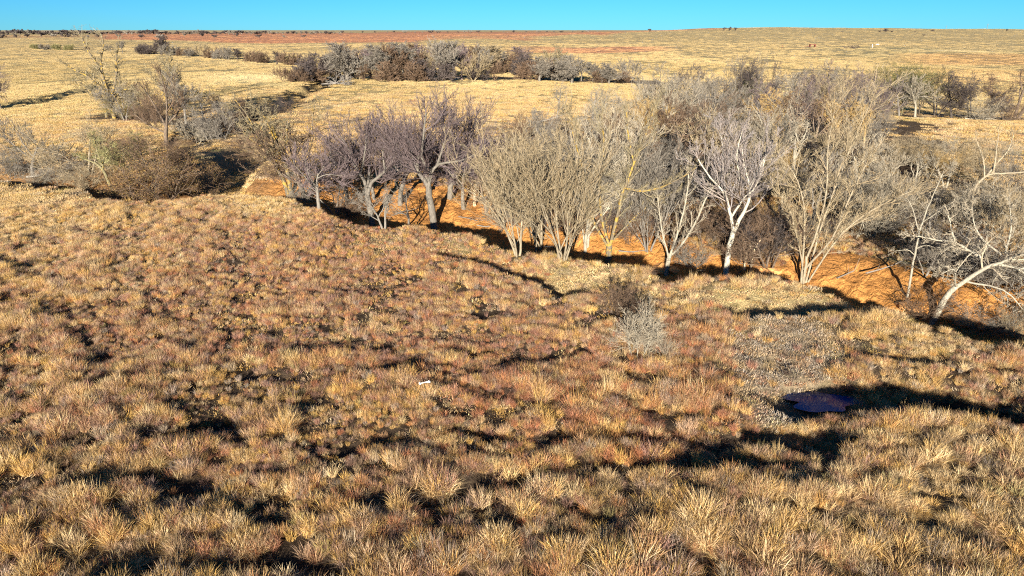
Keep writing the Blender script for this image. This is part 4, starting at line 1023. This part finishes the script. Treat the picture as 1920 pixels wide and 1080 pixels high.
# pile of brush
t = root_at('brush_pile', 1600, 90.5, 'low heap of dark branches on the plain right of the shelter', 'brush pile')
g = Grow(71, V_(n=[3, 2], rmin=.06, seg=[3, 2, 2]))
for i in range(26):
    a = g.r.random() * 6.28; g.run((g.r.gauss(0, 3.2), g.r.gauss(0, .9), g.r.uniform(0, .7)), norm((math.cos(a), math.sin(a) * .4, .12)), g.r.uniform(2, 4.5), .16, 1, 'log')
o = link('branch_heap', tubes_mesh('branch_heap', g.out['log'] + g.out.get('crown', []), 4, [simple('dark_branch', (.09, .06, .05))], 1), t)
t = root_at('white_post', 1635, 89.3, 'white marker post standing on the far plain', 'post')
bm_obj('shaft', lambda bm: box(bm, 0, 0, 1.2, .35, .35, 2.5, 0, .03), M_WHITE, t)
bm_obj('cap', lambda bm: box(bm, 0, 0, 2.52, .46, .46, .14, 0, .03), M_WHITE, t)
t = root_at('water_trough', 1645, 83.8, 'pale water trough beyond the white post', 'trough', .2)
bm_obj('tub', lambda bm: (box(bm, 0, -.5, .4, 3.4, .1, .7), box(bm, 0, .5, .4, 3.4, .1, .7), box(bm, -1.7, 0, .4, .1, 1.1, .7), box(bm, 1.7, 0, .4, .1, 1.1, .7), box(bm, 0, 0, .1, 3.3, .9, .08)), M_WHITE, t)
t = root_at('gate_post', 1466.5, 89.2, 'short rusty post far left of the shelter', 'post')
bm_obj('shaft', lambda bm: box(bm, 0, 0, .9, .3, .3, 1.9, 0, .03), M_RUST, t)
bm_obj('brace', lambda bm: box(bm, .25, 0, 1.2, .5, .12, .12), M_RUST, t)
for i, (px, ph) in enumerate([(1773, 6), (1850, 9)]):
    t = root_at('transmission_tower', px, 56.6, 'faint lattice mast on the skyline, %s of the two at upper right' % ('left' if i == 0 else 'right'), 'mast')
    H_ = ph * math.hypot(t.location.x, t.location.y) / FPX
    bm_obj('mast', lambda bm: (box(bm, 0, 0, H_ / 2, .5, .5, H_),), simple('grey_steel_%s' % 'ab'[i], (.16, .17, .18), .5), t)
    bm_obj('crossarm', lambda bm: (box(bm, 0, 0, H_ * .86, H_ * .22, .5, .5),), bpy.data.materials['grey_steel_%s' % 'ab'[i]], t)
# dead fallen tree in front of the grove
t = root_at('fallen_tree', 634, 160, 'fallen grey tree with splayed roots before the grove', 'fallen tree')
g = Grow(77, V_(n=[5, 5, 3], rmin=.04, up=[0, 0, 0, 0], seg=[4, 3, 2, 2]))
for i in range(15):
    a = g.r.uniform(-.2, 3.3); g.run((g.r.gauss(0, .8), g.r.gauss(0, .4), .4), norm((math.cos(a), g.r.gauss(0, .4), math.sin(a) * .7 + .1)), g.r.uniform(2.2, 3.8), .1, 1, 'b')
link('root_crown', tubes_mesh('root_crown', g.out['b'] + g.out.get('crown', []), 4, [M_DEAD], 1), t)
link('trunk', tubes_mesh('fallen_trunk', [([(.3, 0, .5), (-1.5, .2, .45), (-3, .1, .35), (-4.5, .3, .25)], [.34, .26, .18, .08])], 8, [M_DEAD], 1), t)
# old stump posts on the gully floor
for px, py, hpx, lab in [(890, 386, 40, 'weathered pale snag post standing on the clay floor'), (1395, 508, 52, 'thin pale dead stem, left of the pair by the white trunk'), (1407, 512, 62, 'thin pale dead stem, right of the pair by the white trunk')]:
    x_, y_, z_ = ground_at(px, py); dep = y_ * CP - (z_ - CAM_Z) * SP; hh = hpx * dep / FPX; rr_ = (.16 if hpx == 40 else .07)
    t = root_at('dead_snag', px, py, lab, 'dead tree')
    link('trunk', tubes_mesh('snag_trunk', [([(0, 0, -.3), (.02, .05, hh * .4), (.10, 0, hh * .75), (.16 + .3 * (hpx > 45), .1, hh)], [rr_ * 1.2, rr_, rr_ * .8, rr_ * .4])], 7, [simple('bleached_snag', (.55, .42, .26))], 1), t)
    link('limb', tubes_mesh('snag_limb', [([(.05, 0, hh * .55), (-.25, .1, hh * .8), (-.3, .1, hh * 1.02)], [rr_ * .6, rr_ * .5, rr_ * .25])], 5, [bpy.data.materials['bleached_snag']], 1), t)
# fallen limb lying in the left gully
for px, py, ln, rz, lab in [(80, 335, 3.2, .3, 'bleached fallen limb lying in the brush near the left edge'), (1032, 232, 5.0, -.4, 'bleached fallen limb at the left tip of the thicket'), (1840, 224, 7.0, .15, 'long pale log lying before the dark trees at right')]:
    t = root_at('fallen_limb', px, py, lab, 'fallen branch', rz)
    g = Grow(int(px), V_(n=[6, 4], rmin=.02, up=[.1, .1, 0, 0], seg=[5, 3, 2, 2]))
    g.run((-ln / 2, 0, .25), norm((1, 0, .08)), ln, .13, 1, 'b')
    link('trunk', tubes_mesh('limb_trunk', g.out['b'], 7, [simple('bleached_limb', (.34, .30, .25))], 1), t)
    link('branch', tubes_mesh('limb_branches', g.out['crown'], 4, [bpy.data.materials['bleached_limb']], 1), t)
# the white bone in the grass
bx_, by_, bz_ = ground_at(797, 735)
t = root_at('bleached_bone', 797, 735, 'small white bone lying in the dry grass', 'bone', R(25)); t.location.z += .42
br = [([(-.20, 0, 0), (-.12, 0, .0), (0, 0, .01), (.12, 0, 0), (.20, 0, 0)], [.045, .03, .024, .032, .05])]
link('shaft', tubes_mesh('bone_shaft', br, 8, [M_BONE], 1), t)
for sx in (-1, 1):
    def kn(bm, sx=sx):
        from mathutils import Matrix
        for sy in (-1, 1):
            r = bmesh.ops.create_icosphere(bm, subdivisions=2, radius=.05); bmesh.ops.translate(bm, verts=r['verts'], vec=(sx * .21, sy * .035, 0))
    bm_obj('knuckle', kn, M_BONE, t)

# clods of clay that have broken off the bank, and sticks on the gully floor
M_CLAY = simple('clay', (.62, .30, .10), .95, var=.3, scale=3, bump=.8)
rr = random.Random(12)
for i, (px, py, sz) in enumerate([(1790, 596, .5), (1808, 603, .65), (1826, 600, .45), (1844, 606, .6), (1862, 603, .4), (1700, 578, .45), (1716, 584, .35), (1240, 505, .7), (1262, 508, .5), (1428, 508, .55), (1448, 512, .45)]):
    bm = bmesh.new(); bmesh.ops.create_icosphere(bm, subdivisions=2, radius=sz)
    ph = rr.random() * 9
    for v in bm.verts:
        k = 1 + .25 * math.sin(v.co.x / sz * 3 + ph) * math.cos(v.co.y / sz * 4 + ph) + rr.uniform(-.12, .12)
        v.co = (v.co.x * k * 1.5, v.co.y * k, v.co.z * k * .6)
    me = bpy.data.meshes.new('clay_clod'); bm.to_mesh(me); bm.free(); me.materials.append(M_CLAY)
    o = link('clay_clod', me, loc=ground_at(px, py)); o.rotation_euler = (0, 0, rr.random() * 6)
    tag(o, 'lump of orange clay fallen from the bank, %s along the gully' % nth(sum(1 for q in [1790, 1808, 1826, 1844, 1862, 1700, 1716, 1240, 1262, 1428, 1448] if q < px)), 'clod', 'clay lumps fallen from the bank')
STICK = [(760, 398, 2.6), (872, 414, 3.2), (918, 428, 2.4), (1040, 462, 2.2), (1185, 470, 2.6), (1420, 470, 2.8), (1590, 520, 2.4), (1655, 512, 3.0), (600, 388, 2.4)]
for i, (px, py, ln) in enumerate(sorted(STICK)):
    t = root_at('fallen_branch', px, py, 'dry branch lying on the orange clay, %s along the gully' % nth(i), 'fallen branch', rr.uniform(-.9, .9)); t['group'] = 'dry branches on the clay'
    g = Grow(int(px) + 3, V_(n=[4, 3], rmin=.014, up=[.05, .1, 0, 0], seg=[5, 3, 2, 2]))
    g.run((-ln / 2, 0, .12), norm((1, 0, .02)), ln, .06, 1, 'b')
    link('trunk', tubes_mesh('stick_trunk', g.out['b'], 5, [M_DEAD], 1), t)
    link('branch', tubes_mesh('stick_twigs', g.out['crown'], 3, [M_DEAD], 1), t)
